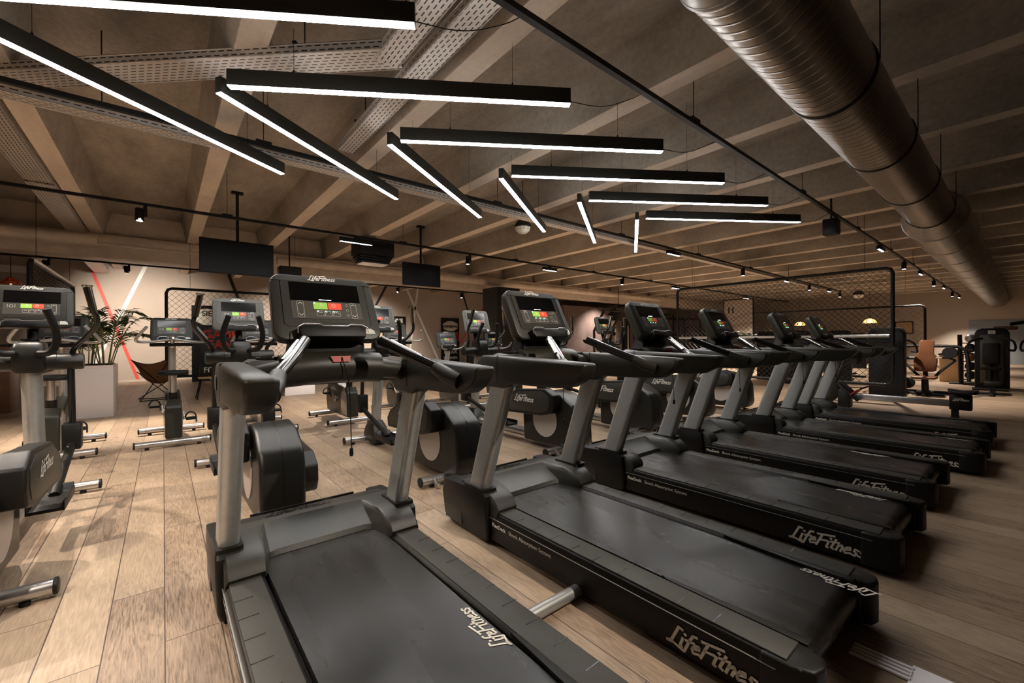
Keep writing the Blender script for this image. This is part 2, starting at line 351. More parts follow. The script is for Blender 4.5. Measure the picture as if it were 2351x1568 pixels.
# ------------------------------------------------------------------ console shared by the cardio machines
def console(par, P0, t, w, h, face='softpl', kind='tread', glare=False):
    y0, z0 = P0
    g = lambda u, v, n: (u, y0+v*sin(t)-n*cos(t), z0+v*cos(t)+n*sin(t))
    rings = []
    dp = 1.45 if kind == 'tread' else 1.
    for n, i in ((-.062*dp, .05), (-.055*dp, .018), (-.030*dp, .0), (-.008, .0), (-.002, .004), (0, .011)):
        rings.append([g(u*(1+.035*(.5-v/h)), v, n) for u, v in rrect(-w/2+i, w/2-i, i, h-i, .05*w/.47, 5)])
    mb = MB(); mb.loft(rings); C = mb.build('console', M[face], par, ang=30)
    def pl(name, poly, n0, n1, mt, bev=0):
        mb = MB(); mb.prism(poly, 'z', n0, n1, bev, 1, map=g); return mb.build(name, M[mt], C)
    W = w
    pl('bezel', rrect(-.41*W, .41*W, .19*h, .885*h, .018, 4), -.001, .0022, 'greypl' if face == 'greypl' else 'softpl', .001)
    mb = MB()
    for a, b in (((-.5*W, .885*h), (.5*W, .885*h)),): mb.prism([(a[0]+.006, a[1]-.0012), (b[0]-.006, a[1]-.0012), (b[0]-.006, a[1]+.0012), (a[0]+.006, a[1]+.0012)], 'z', 0, .0012, map=g)
    for q in (-1, 1): mb.prism([(q*.41*W-.001, .22*h), (q*.41*W+.001, .22*h), (q*.41*W+.001, .885*h), (q*.41*W-.001, .885*h)], 'z', 0, .0028, map=g)
    mb.build('seam', M['darkprint'], C)
    pl('screen', [(-.335*W, .58*h), (.335*W, .58*h), (.335*W, .872*h), (-.335*W, .872*h)], .0018, .0036, 'screen')
    pl('keypad', [(-.335*W, .31*h), (.335*W, .31*h), (.335*W, .58*h), (-.335*W, .58*h)], .0016, .0032, 'keypad')
    pl('lower_strip', rrect(-.32*W, .32*W, .245*h, .30*h, .006, 2), .0016, .0034, 'softpl')
    pl('start_button', rrect(-.135*W, -.0015, .455*h, .560*h, .003, 2), .003, .0046, 'green', .0005)
    pl('stop_button', rrect(.0015, .135*W, .455*h, .560*h, .003, 2), .003, .0046, 'red', .0005)
    # printed icons
    mb = MB()
    def ln(pts, wd=.0014, n=.0050, cl=False):
        P = [Vector(p) for p in pts]+([Vector(pts[0])] if cl else [])
        for a, b in zip(P[:-1], P[1:]):
            d = (b-a).normalized(); q = Vector((-d.y, d.x))*wd/2; e = d*wd*.4
            mb.face([mb.v(g(k.x, k.y, n)) for k in (a-e-q, b+e-q, b+e+q, a-e+q)])
    cx, cy = -.057*W, .518*h
    ln([(cx-.006, cy+.009), (cx+.008, cy+.001), (cx-.004, cy-.007)], cl=True)
    cx = .057*W; ln([(cx+.009*cos(a*pi/6), cy+.009*sin(a*pi/6)) for a in range(12)], cl=True); ln([(cx-.005, cy), (cx+.005, cy)])
    for sx in ((-1, 1) if kind == 'tread' else (1,)):
        x = sx*.255*W
        ln([(x-.009, .525*h), (x, .55*h), (x+.009, .525*h)], .002); ln([(x-.009, .375*h), (x, .35*h), (x+.009, .375*h)], .002)
        ln(rrect(x-.014, x+.014, .325*h, .57*h, .005, 2), .0009, cl=True)
    if kind != 'tread': x = -.24*W; ln([(x+.01*cos(a*pi/4), .5*h+.01*sin(a*pi/4)) for a in range(8)], cl=True); ln([(x-.018, .46*h), (x-.018, .54*h)]); ln([(x+.018, .46*h), (x+.018, .54*h)])
    for i in range(3):
        x = (-.075+.075*i)*W; ln(rrect(x-.036*W, x+.036*W, .35*h, .43*h, .003, 2), .0008, cl=True)
        if i == 0: ln([(x-.008, .405*h), (x+.008, .405*h)])
        if i: ln([(x-.011, .385*h), (x-.004, .43*h), (x, .40*h), (x+.004, .43*h), (x+.011, .385*h)] if i == 2 else [(x-.011, .39*h), (x-.004, .425*h), (x+.004, .425*h), (x+.011, .39*h)])
        q = .19*W; yy = (.53-.08*i)*h; ln([(q+.006*cos(a*pi/4), yy+.006*sin(a*pi/4)) for a in range(8)], .0008, cl=True)
    mb.build('button_icons', M['brightprint'], C)
    wordmark('wordmark', M['brightprint'], C, g(-.145*W, .922*h, 0), (1, 0, 0), (0, sin(t), cos(t)), .0245*W/.45, off=.0015, th=.13)
    # accessory tray and sticker
    mb = MB(); mb.prism([(-.32*W, .13*h), (-.28*W, .155*h), (.28*W, .155*h), (.32*W, .13*h), (.30*W, -.02*h), (-.30*W, -.02*h)], 'z', -.02, .045 if kind == 'tread' else .03, .006, 2, map=g); mb.build('accessory_tray', M['blackpl'], C)
    mb = MB(); mb.tube([g(u*W, v*h, .048 if kind == 'tread' else .033) for u, v in ((-.33, .02), (-.325, .11), (-.27, .158), (-.13, .158), (-.10, .13), (.13, .13), (.16, .158), (.27, .158), (.325, .11), (.33, .04))], .0022, 6); mb.build('tray_rim', M['tube'], C)
    pl('sticker', [(.335*W, .085*h), (.44*W, .085*h), (.43*W, .14*h), (.40*W, .165*h), (.335*W, .165*h)], .0004, .0022, 'sticker')
    if kind == 'tread':
        mb = MB()
        for i in range(11): mb.prism([(-.075*W+i*.011*W, .60*h), (-.068*W+i*.011*W, .60*h), (-.068*W+i*.011*W, .606*h), (-.075*W+i*.011*W, .606*h)], 'z', .0036, .0044, map=g)
        mb.build('lit_profile', M['ledw'], C)
        mb = MB()
        for u, v in ((-.125, .55), (-.10, .42), (.05, .42), (-.025, .42)): mb.prism([(u*W-.0022, v*h-.0022), (u*W+.0022, v*h-.0022), (u*W+.0022, v*h+.0022), (u*W-.0022, v*h+.0022)], 'z', .0046, .0056, map=g)
        mb.build('indicator', M['ledg'], C)
    return C, g

# ------------------------------------------------------------------ treadmill
def treadmill(loc, label, group):
    T = thing('treadmill', label, 'treadmill', (loc[0], loc[1]+1.4, 0), group=group); O = (0, -1.4, 0); B = lambda: MB(O)
    # deck frame with side skirts and rear guard
    mb = B()
    for s in (-1, 1):
        mb.prism([(s*.29, .03), (s*.42, .03), (s*.432, .17), (s*.425, .2), (s*.30, .205), (s*.285, .19)][::s], 'y', .43, 2.32, .006, 2)
        pts = [(s*.30, .55), (s*.30, .47), (s*.31, .40), (s*.36, .385), (s*.41, .40), (s*.434, .46), (s*.434, .55)][::s]
        mb.prism(pts, 'z', .03, .203, .012, 3)
    mb.box(-.29, .29, .62, 2.3, .09, .155)
    D = mb.build('deck_frame', M['blackpl'], T, ang=50)
    mb = B(); mb.box(-.436, -.43, .5, 2.1, .1685, .1705)
    mb.build('trim_line', M['silver'], D)
    wordmark('wordmark', M['white'], D, (-.4235, .865-1.4, .062), (0, -1, 0), (-.085, 0, 1), .070, off=.0035, th=.15)
    wordmark('wordmark', M['white'], D, (.4235, .55-1.4, .075), (0, 1, 0), (.085, 0, 1), .072, off=.0035, th=.17)
    text('printed_text', 'FlexDeck', M['brightprint'], D, (-.4265, 1.975-1.4, .125), (0, -1, 0), (-.085, 0, 1), .032, bold=.0008, off=.006)
    text('printed_text', 'Shock Absorption System', M['brightprint'], D, (-.4265, 1.826-1.4, .125), (0, -1, 0), (-.085, 0, 1), .032, off=.006)
    # running belt with rollers and side rails with step marks
    mb = B(); x = .272; n = 10
    prof = [(2.20, .196)]+[(.50, .196)]+[(.50-.062*sin(a), .134+.062*cos(a)) for a in [radians(15*k) for k in range(1, 12)]]+[(.52, .072), (2.20, .072)]
    mb.prism([(y, z) for y, z in prof], 'x', -x, x)
    BL = mb.build('running_belt', M['belt'], T, ang=40)
    wm = wordmark('wordmark', M['white'], BL, (0, 0, 0), (0, 1, 0), (-1, 0, 0), .053, th=.135, off=.0008); wm.location = (.262, 1.0-1.4, .197)
    for s in (-1, 1):
        mb = B(); a, b = sorted((s*.302, s*.418)); mb.box(a, b, .475, 1.95, .198, .2085, .003)
        RL = mb.build('side_rail', M['deck'], T)
        for k in range(9): mb = B(); mb.box(a+(.0 if s < 0 else .052), a+(.064 if s < 0 else .116), .70+k*.135, .704+k*.135, .2075, .2092); mb.build('step_mark', M['darkprint'], RL)
        mb = B(); mb.prism([(s*.262, .45), (s*.302, .45), (s*.302, .95), (s*.286, .98), (s*.262, .60)][::s], 'z', .197, .212, .003); mb.build('belt_guard', M['blackpl'], T)
    mb = B()
    for s in (-1, 1):
        mb.lathe([(0, 0), (.05, 0), (.05, .045), (0, .045)], (s*.36-.02, .62, .05), ax='x', n=16)
    mb.build('wheel', M['blk'], T)
    # motor hood
    mb = B()
    hood = lambda x: [(x, 2.50, .05), (x, 2.515, .20), (x, 2.485, .27), (x, 2.40, .297), (x, 2.32, .304), (x, 2.29, .304), (x, 2.28, .05)]
    R_ = []
    for x in (-.455, -.44, -.40, -.36, .36, .40, .44, .455):
        e = abs(x); sc = {.455: .86, .44: .95, .40: .99}.get(round(e, 3), 1.)
        R_.append([(x, 2.2+(y-2.2)*(1-(1-sc)*.9), z*sc) for x, y, z in hood(x)])
    mb.loft(R_); H = mb.build('motor_hood', M['hood'], T, ang=35)
    # curved lip running over the belt with rounded shoulders
    mb = B(); R_ = []
    xs = [-.43, -.42, -.36, -.285, -.277, -.268, -.257, -.24, -.21, 0, .21, .24, .257, .268, .277, .285, .36, .42, .43]
    for x in xs:
        e = abs(x); k = min(1, max(0, (e-.23)/.055)); k = k*k*(3-2*k)
        Pc = [(2.31, .18), (2.31, .3075), (2.262, .309), (2.252, .298), (2.215, .266), (2.16, .242), (2.118, .222), (2.105, .198)]
        Ps = [(2.31, .18), (2.31, .3075), (2.15, .309), (2.06, .304), (1.99, .285), (1.945, .25), (1.93, .222), (1.945, .190)]
        sz = .93 if e > .425 else 1
        R_.append([(x, a_[0]*(1-k)+b_[0]*k, (a_[1]*(1-k)+b_[1]*k)*sz) for a_, b_ in zip(Pc, Ps)])
    mb.loft(R_); mb.build('hood_lip', M['lip'], H, ang=34)
    mb = B(); mb.box(-.27, .27, 2.462, 2.472, .277, .2885); mb.build('vent_slot', M['darkprint'], H)
    wordmark('wordmark', M['darkprint'], H, (-.21, 2.335-1.4, .3032), (1, 0, 0), (0, 1, -.09), .066, th=.12, off=.002)
    # boots, uprights, armrests
    for s in (-1, 1):
        mb = B(); R_ = []
        for z, g0, g1, xi, xo in ((.02, 2.02, 2.42, .36, .442), (.06, 2.00, 2.49, .35, .452), (.20, 2.00, 2.51, .35, .458), (.285, 2.01, 2.49, .35, .458), (.30, 2.03, 2.25, .350, .456), (.318, 2.03, 2.25, .352, .454)):
            R_.append([(s*p[0], p[1], z) for p in rrect(xi, xo, g0, g1, .018, 3)][::s])
        mb.loft(R_); bt = mb.build('upright_boot', M['blackpl'], T, ang=40)
        mb = B(); R_ = []
        for z in (.27, .5, .8, 1.0):
            yc = 2.14-(z-.3)*.35; hw, hd = .040, .080
            R_.append([(s*.402+p[0], yc+p[1], z) for p in rrect(-hw, hw, -hd, hd, .032, 5)])
        mb.loft(R_); mb.build('upright', M['silver'], T, ang=50)
        mb = B(); prof = [(2.04, .93), (2.10, .98), (2.11, 1.07), (2.06, 1.115), (1.9, 1.118), (1.5, 1.105), (1.27, 1.095), (1.262, 1.085), (1.275, 1.05), (1.31, 1.01), (1.37, .978), (1.45, .968), (1.80, .962), (1.86, .93)]
        R_ = []
        for dx, k in ((0, .86), (.006, .96), (.018, 1.), (.077, 1.), (.089, .96), (.095, .86)):
            R_.append([(s*(.352+dx), 1.75+(y-1.75)*(1-(1-k)*.12), 1.035+(z-1.035)*k) for y, z in prof])
        mb.loft(R_); A = mb.build('armrest', M['softpl'], T, ang=50)
        mb = B(); mb.prism([(1.902, .965), (1.905, .965), (1.905, 1.117), (1.902, 1.117)], 'x', s*.351-.0004 if s > 0 else -.4478, s*.351+.097 if s > 0 else -.3512); mb.build('seam', M['darkprint'], A)
        mb = B(); mb.lathe([(.030, 0), (.034, 0), (.034, .004*1), (.030, .004)], (s*.447 if s > 0 else -.451, 2.04, 1.03), ax='x', n=20); mb.build('badge_ring', M['gloss'], A)
        # hand grip
        mb = B(); p = smooth([(s*.335, 1.45, 1.045), (s*.325, 1.50, 1.075), (s*.25, 1.62, 1.13), (s*.165, 1.77, 1.205)], 1); mb.tube(p, .024, 14); mb.lathe([(0, -.024), (.017, -.017), (.024, 0), (0, 0)], p[-1], 14)
        G = mb.build('handgrip', M['gloss'], T, ang=60)
        mb = B(); q0, q1 = Vector((s*.268, 1.594, 1.121)), Vector((s*.185, 1.738, 1.194)); o_ = Vector((s*.013, .003, .007)); mb.tube([q0+o_, q1+o_], .0125, 14); mb.build('pulse_sensor', M['chrome'], G)
        mb = B(); mb.tube([(s*.36, 1.40, 1.03), (s*.335, 1.46, 1.05), (s*.31, 1.525, 1.085)], [.036, .036, .028], 12); mb.build('grip_socket', M['softpl'], G)
        # cup holder
        mb = B(); mb.lathe([(.046, 1.115), (.052, 1.125), (.052, 1.133), (.044, 1.134), (.040, 1.125), (.039, 1.09), (0, 1.09)], (s*.255, 2.02, 0), 28); mb.build('cup_holder', M['gloss'], T)
    # cross bar: fat centre roll, thinner wings
    mb = B(); R_ = []
    for x in [-.37, -.30, -.23, -.226, -.20, -.10, 0, .10, .20, .226, .23, .30, .37]:
        e = abs(x); big = e < .228; yc = 1.95+.03*(e/.37)**2; zc = 1.082-.035*(e/.37)**2; a, b = (.078, .075) if big else (.058, .052)
        R_.append([(x, yc+a*cos(k*pi/9), zc+b*sin(k*pi/9)) for k in range(18)])
    mb.loft(R_); CB = mb.build('crossbar', M['softpl'], T, ang=45)
    mb = B(); R_ = []
    for x in (-.36, -.33, -.2, .2, .33, .36):
        k = 0 if abs(x) > .35 else 1; R_.append([(x, 1.93, 1.05), (x, 1.95, 1.10+.02*k), (x, 2.06, 1.105+.02*k), (x, 2.14, 1.09+.01*k), (x, 2.15, 1.02), (x, 1.98, 1.0)])
    mb.loft(R_); mb.build('cup_deck', M['softpl'], T, ang=50)
    mb = B(); mb.prism([(-.045, 0), (.045, 0), (.040, -.027), (-.034, -.027)], 'z', 0, .004, map=lambda x, y, z: (x+.015, 1.883-z+.0-y*.35*-1, 1.135+y)); mb.build('safety_clip', M['redclip'], CB)
    mb = B(); mb.tube(smooth([(.02, 1.875, 1.13), (.02, 1.86, 1.11), (.035, 1.86, 1.06), (.05, 1.87, 1.0), (.055, 1.87, .9), (.055, 1.86, .70)], 2), .0025, 6); mb.lathe([(0, .03), (.008, .024), (.010, 0), (.007, -.012), (0, -.012)], (.055, 1.86, .68), 8); mb.build('safety_cord', M['blk'], T)
    # neck and console
    mb = B(); R_ = []
    for z, hw, y0, y1 in ((1.08, .19, 1.99, 2.13), (1.14, .175, 1.99, 2.12), (1.22, .165, 1.985, 2.10), (1.30, .16, 2.03, 2.12)):
        R_.append([p+(z,) for p in rrect(-hw, hw, y0, y1, .025, 3)])
    mb.loft(R_); mb.build('console_neck', M['blackpl'], T, ang=45)
    console(T, (1.945-1.4, 1.212), radians(27), .482, .355)
    mb = B(); mb.tube([(-.5, 1.52, .045), (-.2, 1.52, .045)], .028, 12) if 0 else mb.box(-.26, .26, 1.4, 1.46, .03, .06)
    mb.build('cross_member', M['silver'], T)
    return T

# ------------------------------------------------------------------ elliptical cross trainer; row coordinates, base point y=4.0
def elliptical(loc, label, group, flip=1):
    T = thing('elliptical_trainer', label, 'elliptical machine', (loc[0], loc[1]+4.0, 0), group=group); O = (0, -4.0, 0); B = lambda: MB(O)
    for nm, y, hw in (('rear_foot', 3.13, .335), ('front_foot', 5.02, .33)):
        mb = B(); mb.tube([(-hw, y, .052), (hw, y, .052)], .036, 18); f = mb.build(nm, M['tube'], T)
        for s in (-1, 1):
            mb = B(); mb.lathe([(0, -.004), (.032, -.004), (.038, 0), (.038, .012), (0, .012)][::s] if 0 else [(.030, 0), (.039, .003), (.039, .014), (.030, .018), (0, .018)], (s*hw if s > 0 else -hw-.018, y, .052), 18, 'x'); mb.build('end_cap', M['blk'], f)
            mb = B(); mb.lathe([(0, 0), (.02, 0), (.02, .018), (0, .018)], (s*(hw-.09), y-.01, 0), 12); mb.build('levelling_foot', M['blk'], f)
    mb = B(); mb.tube([(-.235, 3.09, .075), (-.235, 3.05, .022)], .014, 8); mb.lathe([(0, 0), (.022, 0), (.022, .02), (0, .02)], (-.245, 3.045, .024), 14, 'x'); mb.build('transport_wheel', M['tube'], T)
    mb = B(); mb.tube([(0, 3.2, .11), (0, 4.92, .11)], .052, 18, sx=1.15); mb.build('spine', M['tube'], T)
    mb = B(); R_ = []
    for z, hw, y0, y1 in ((.04, .10, 4.74, 5.07), (.12, .10, 4.74, 5.07), (.20, .085, 4.79, 5.05), (.27, .06, 4.84, 5.00)): R_.append([p+(z,) for p in rrect(-hw, hw, y0, y1, .03, 3)])
    mb.loft(R_); mb.build('front_shroud', M['softpl'], T, ang=40)
    mb = B(); mb.tube([(0, 4.93, .2), (0, 4.80, 1.02)], .056, 20); mb.build('mast', M['silver'], T)
    mb = B(); R_ = []
    for z, hw, y0, y1 in ((.99, .07, 4.70, 4.86), (1.02, .085, 4.68, 4.87), (1.16, .08, 4.68, 4.87), (1.20, .075, 4.70, 4.87), (1.215, .05, 4.73, 4.86)): R_.append([p+(z,) for p in rrect(-hw, hw, y0, y1, .025, 4)])
    mb.loft(R_); HD = mb.build('mast_head', M['darkpl'], T, ang=40)
    mb = B(); mb.lathe([(.040, 1.215), (.048, 1.222), (.047, 1.235), (.038, 1.235), (.034, 1.22), (0, 1.218)], (0, 4.78, 0), 22); mb.build('cup_ring', M['gloss'], HD)
    mb = B(); mb.tube([(0, 4.84, 1.18), (0, 4.90, 1.34)], .03, 10); mb.build('console_stem', M['blackpl'], T)
    for s in (-1, 1):
        ph = s*flip
        mb = B(); xs = sorted((s*.075, s*.275)); mb.lathe([(.052, 0), (.060, .008), (.060, .19), (.054, .20), (0, .20)] if s > 0 else [(0, 0), (.054, 0), (.060, .01), (.060, .192), (.052, .20)], (xs[0], 4.76, 1.065), 24, 'x')
        PV = mb.build('pivot_cover', M['darkpl'], T, ang=40)
        mb = B(); mb.lathe([(.0605, 0), (.0612, .001), (.0605, .002)], (s*.135, 4.76, 1.065), 24, 'x'); mb.build('seam', M['darkprint'], PV)
        mb = B(); mb.tube(smooth([(s*.06, 4.66, 1.13), (s*.12, 4.62, 1.13), (s*.15, 4.60, 1.18), (s*.16, 4.585, 1.26), (s*.145, 4.56, 1.34), (s*.115, 4.53, 1.44)], 2), .0225, 12); mb.build('fixed_handle', M['blackpl'], T)
        dy = .10*ph
        mb = B(); mb.tube([(s*.205, 4.76, 1.05), (s*.205, 4.72-dy*.9, .58)], .021, 10); mb.tube(smooth([(s*.215, 4.76, 1.10), (s*.22, 4.75+dy*.2, 1.16), (s*.30, 4.66+dy*.5, 1.24), (s*.365, 4.60+dy*.8, 1.32), (s*.375, 4.58+dy, 1.38), (s*.355, 4.57+dy, 1.44)], 2), .0175, 12)
        A = mb.build('moving_arm', M['gloss'], T)
        mb = B(); mb.tube([(s*.357, 4.57+dy, 1.42), (s*.325, 4.55+dy, 1.60)], [.021, .024], 14); mb.lathe([(.024, 0), (.031, .008), (.031, .014), (0, .016)], (s*.325, 4.55+dy, 1.60), 14); mb.build('grip', M['chrome'], A)
        mb = B(); mb.box(s*.205-.052, s*.205+.052, 4.66-dy*.9, 4.78-dy*.9, .40, .60, .012); A2 = mb.build('pivot_box', M['blackpl'], T)
        mb = B(); mb.tube([(s*.205, 4.68-dy*.9, .44), (s*.205, 4.10, .30+.06*ph)], .026, 10); mb.build('link_arm', M['blackpl'], T)
        z = .26+.05*ph; yy = 4.08+.06*ph
        mb = B(); mb.prism([(yy-.19, z), (yy+.17, z+.01), (yy+.21, z+.035), (yy+.21, z+.075), (yy+.19, z+.075), (yy+.16, z+.03), (yy-.19, z+.022)], 'x', s*.205-.075, s*.205+.075, .006); mb.box(s*.205-.08, s*.205-.07, yy-.19, yy+.19, z, z+.055, .003); mb.box(s*.205+.07, s*.205+.08, yy-.19, yy+.19, z, z+.055, .003); mb.build('pedal', M['blackpl'], T)
        up = 0 if ph < 0 else -.26
        poly = [(3.98, .37), (4.0, .46), (3.93, .54), (3.70, .65), (3.23, .69), (3.11, .63), (3.10, .52), (3.14, .44), (3.30, .40)]
        poly = [(y, z+up*(.6+.5*(4.0-y))) for y, z in poly]
        mb = B(); a, b = sorted((s*.15, s*.255)); mb.prism(poly, 'x', a, b, .014, 3); PD = mb.build('link_cover', M['blackpl'], T, ang=40)
        mb = B(); poly2 = [(3.55+(y-3.55)*.86, (.545+up*.8)+(z-.545-up*.8)*.80) for y, z in poly]; mb.prism(poly2, 'x', s*.2545, s*.258, .0015); mb.build('cover_panel', M['lip'], PD)
        wordmark('wordmark', M['white'], PD, (s*.2585, (3.72 if s < 0 else 3.36)-4, .53+up*.82), (0, s, 0), (0, 0, 1), .066, th=.12, off=.002)
        mb = B(); mb.lathe([(0, 0), (.17, 0), (.187, .006), (.187, .012), (0, .012)] if s > 0 else [(0, 0), (.187, 0), (.187, .006), (.17, .012), (0, .012)], (s*.125 if s > 0 else -.137, 3.36, .335), 40, 'x'); mb.build('disc_cover', M['disc'], T)
    mb = B(); poly = [(3.72, .06), (3.735, .36), (3.66, .50), (3.45, .62), (3.30, .66), (3.12, .63), (2.96, .53), (2.92, .44), (2.90, .16), (2.94, .08)]
    mb.prism(poly, 'x', -.13, .13, .03, 4)
    H = mb.build('drive_housing', M['darkpl'], T, ang=40)
    mb = B(); mb.prism([(3.35+(y-3.35)*1.0015, .36+(z-.36)*1.003) for y, z in poly], 'x', -.0015, .0015); mb.build('seam', M['darkprint'], H)
    console(T, (4.80-4.0, 1.315), radians(16), .425, .325, 'greypl' if flip > 0 else 'softpl', 'ell')
    return T

# ------------------------------------------------------------------ exercise bike; row coordinates, base y=6.75
def bike(loc, label, group, recumbent=False):
    T = thing('exercise_bike', label, 'exercise bike', (loc[0], loc[1]+6.75, 0), group=group); O = (0, -6.75, 0); B = lambda: MB(O)
    for nm, y, hw in (('rear_foot', 6.25, .335), ('front_foot', 7.25, .33)):
        mb = B(); mb.tube([(-hw, y, .058), (hw, y, .058)], .036, 18); f = mb.build(nm, M['tube'], T)
        for s in (-1, 1):
            mb = B(); mb.lathe([(.030, 0), (.039, .003), (.039, .014), (.030, .018), (0, .018)], (s*hw if s > 0 else -hw-.018, y, .058), 18, 'x'); mb.build('end_cap', M['blk'], f)
            mb = B(); mb.lathe([(0, 0), (.02, 0), (.02, .024), (0, .024)], (s*(hw-.1), y, 0), 12); mb.build('levelling_foot', M['blk'], f)
    mb = B(); poly = [(6.22, .10), (6.24, .46), (6.33, .545), (6.55, .48), (6.72, .56), (7.0, .60), (7.2, .52), (7.28, .30), (7.22, .10)]
    mb.prism(poly, 'x', -.078, .078, .022, 4)
    H = mb.build('drive_housing', M['softpl'], T, ang=40)
    mb = B(); mb.prism([(6.26, .12), (6.28, .44), (6.36, .50), (6.52, .44), (6.52, .12)], 'x', -.084, .084, .006, 2); mb.build('housing_trim', M['tube'] if not recumbent else M['silver'], H)
    for s in (-1, 1):
        wordmark('wordmark', M['white'], H, (s*.079, (6.98 if s < 0 else 6.76)-6.75, .46), (0, s, 0), (0, 0, 1), .045, off=.002)
        yc, zc = 6.78, .33; dy, dz = (-.10*s, -.13*s) if 1 else (0, 0)
        mb = B(); mb.lathe([(0, 0), (.05, 0), (.05, .012), (0, .012)], (s*.085-.006, yc, zc), 18, 'x'); mb.tube([(s*.10, yc, zc), (s*.105, yc+dy, zc+dz*.6)], .014, 8); CR = mb.build('crank', M['tube'], T)
        mb = B(); px = s*.175; py, pz = yc+dy, zc+dz*.6; mb.box(px-.05, px+.05, py-.055, py+.055, pz-.012, pz+.016, .004); PD = mb.build('pedal', M['blackpl'], T)
        mb = B(); mb.tube([(px-.055, py, pz)]+[(px+.055*cos(a), py+.02, pz+.078*sin(a)) for a in [radians(180-15*k) for k in range(1, 12)]]+[(px+.055, py, pz), (px+.056, py-.01, pz-.05)], .005, 6, sx=1.8); mb.build('pedal_strap', M['blk'], PD)
    if not recumbent:
        mb = B(); mb.tube([(0, 6.40, .42), (0, 6.37, .83)], .033, 14, sx=1.2); mb.build('seat_post', M['tube'], T)
        mb = B(); mb.tube([(0, 6.41, .38), (0, 6.385, .62)], .044, 12); mb.build('post_sleeve', M['blackpl'], T)
        mb = B(); R_ = []
        for y, hw, z0, z1 in ((6.22, .07, .835, .862), (6.235, .125, .825, .872), (6.29, .145, .822, .878), (6.37, .12, .825, .878), (6.45, .06, .83, .875), (6.55, .03, .835, .872), (6.57, .015, .842, .866)):
            R_.append([(q[0], y, q[1]) for q in rrect(-hw, hw, z0, z1, min(.012, hw*.4), 3)])
        mb.loft(R_); mb.build('saddle', M['blackpl'], T, ang=60)
        top = 1.19; dz = 0
    else:
        mb = B(); mb.box(-.06, .06, 6.15, 6.45, .42, .47, .01); mb.build('seat_carriage', M['tube'], T)
        mb = B(); mb.box(-.2, .2, 6.10, 6.45, .47, .55, .03, 3); mb.build('seat', M['blackpl'], T)
        mb = B(); mb.prism([(6.02, .60), (6.10, .60), (6.03, 1.05), (5.96, 1.05)], 'x', -.19, .19, .025, 3); mb.tube([(0, 6.2, .48), (0, 6.0, .8)], .02, 8); mb.build('seat_back', M['blackpl'], T)
        top = 1.05
    mb = B(); mb.tube([(0, 7.14, .42), (0, 7.02, top-.02)], .040, 14, sx=1.15); mb.build('mast', M['silver'], T)
    mb = B(); mb.box(-.22, .22, 6.84, 7.0, top-.035, top+.012, .012) if not recumbent else mb.box(-.05, .05, 6.92, 7.05, top-.03, top+.02, .01); mb.build('shelf', M['blackpl'], T)
    if not recumbent:
        mb = B(); mb.tube([(0, 6.92, top-.04), (0, 6.80, top+.06)], .022, 10); mb.lathe([(0, .03), (.022, .026), (.032, .01), (.032, -.012), (0, -.02)], (0, 6.77, top+.065), 16); mb.build('handlebar_clamp', M['tube'], T)
        for s in (-1, 1):
            mb = B(); mb.tube(smooth([(0, 6.77, top+.06), (s*.10, 6.78, top+.04), (s*.22, 6.78, top+.02), (s*.33, 6.73, top+.02), (s*.345, 6.66, top+.05), (s*.29, 6.58, top+.13), (s*.235, 6.54, top+.20)], 2), .016, 12); mb.build('handlebar', M['silver'], T)
    else:
        for s in (-1, 1):
            mb = B(); mb.tube(smooth([(0, 6.98, top), (s*.16, 6.93, top+.0), (s*.24, 6.85, top+.04), (s*.24, 6.78, top+.12)], 2), .014, 10); mb.build('handlebar', M['silver'], T)
    console(T, (7.02-6.75, top+.035), radians(14), .43, .31, 'softpl', 'bike')
    return T
# ------------------------------------------------------------------ room shell
XW, YW = 30.0, 17.5
mb = MB(); mb.box(-9, XW, -4.7, -4.5, 0, 4.2); struct(mb.build('wall_front', M['greyline']))
mb = MB(); mb.box(-9, XW, -4.5, YW, -.1, 0); struct(mb.build('floor', M['floor'], merge=False))
mb = MB(); mb.box(-9, XW, YW, YW+.2, 0, 4.2); struct(mb.build('wall_back', M['wall']))
mb = MB(); mb.box(XW, XW+.2, -4.5, YW, 0, 4.2); struct(mb.build('wall_right', M['wall']))
mb = MB(); mb.box(-9.2, -9, -4.5, YW, 0, 4.2); struct(mb.build('wall_left', M['wall']))
mb = MB(); mb.box(-9, XW, YW-.015, YW, 0, .07, .004); struct(mb.build('baseboard_back', M['beam']))
mb = MB(); mb.box(XW-.015, XW, -4.5, YW, 0, .07); struct(mb.build('baseboard_right', M['beam']))
BX = [-8.7, -7.2, -5.65, -4.1, -2.58, -1.03, .53, 1.98, 3.47, 4.98, 6.56, 8.15, 9.7, 11.2, 12.8]+[12.8+1.57*k for k in range(1, 11)]
mb = MB(); mb.box(-9, XW, -4.5, YW, 3.92, 4.1)
struct(mb.build('ceiling', M['ceil'], merge=False))
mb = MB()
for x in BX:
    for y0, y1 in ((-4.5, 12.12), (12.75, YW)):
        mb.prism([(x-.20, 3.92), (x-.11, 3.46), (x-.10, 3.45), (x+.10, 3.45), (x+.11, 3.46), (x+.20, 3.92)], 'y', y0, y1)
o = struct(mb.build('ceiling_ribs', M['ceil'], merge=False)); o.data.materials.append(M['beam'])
for p in o.data.polygons: p.material_index = 1 if p.normal.z < -.9 else 0  # undersides painted paler, floor bounce light put into the colour
mb = MB(); mb.box(-9, XW, 12.15, 12.7, 2.98, 3.92, .01); mb.box(-9, XW, 12.02, 12.16, 3.28, 3.44, .01); struct(mb.build('trim_1', M['pipe']))
mb = MB(); mb.box(11.9, 12.15, 12.2, 12.45, 0, 3.0); struct(mb.build('trim_2', M['beam']))
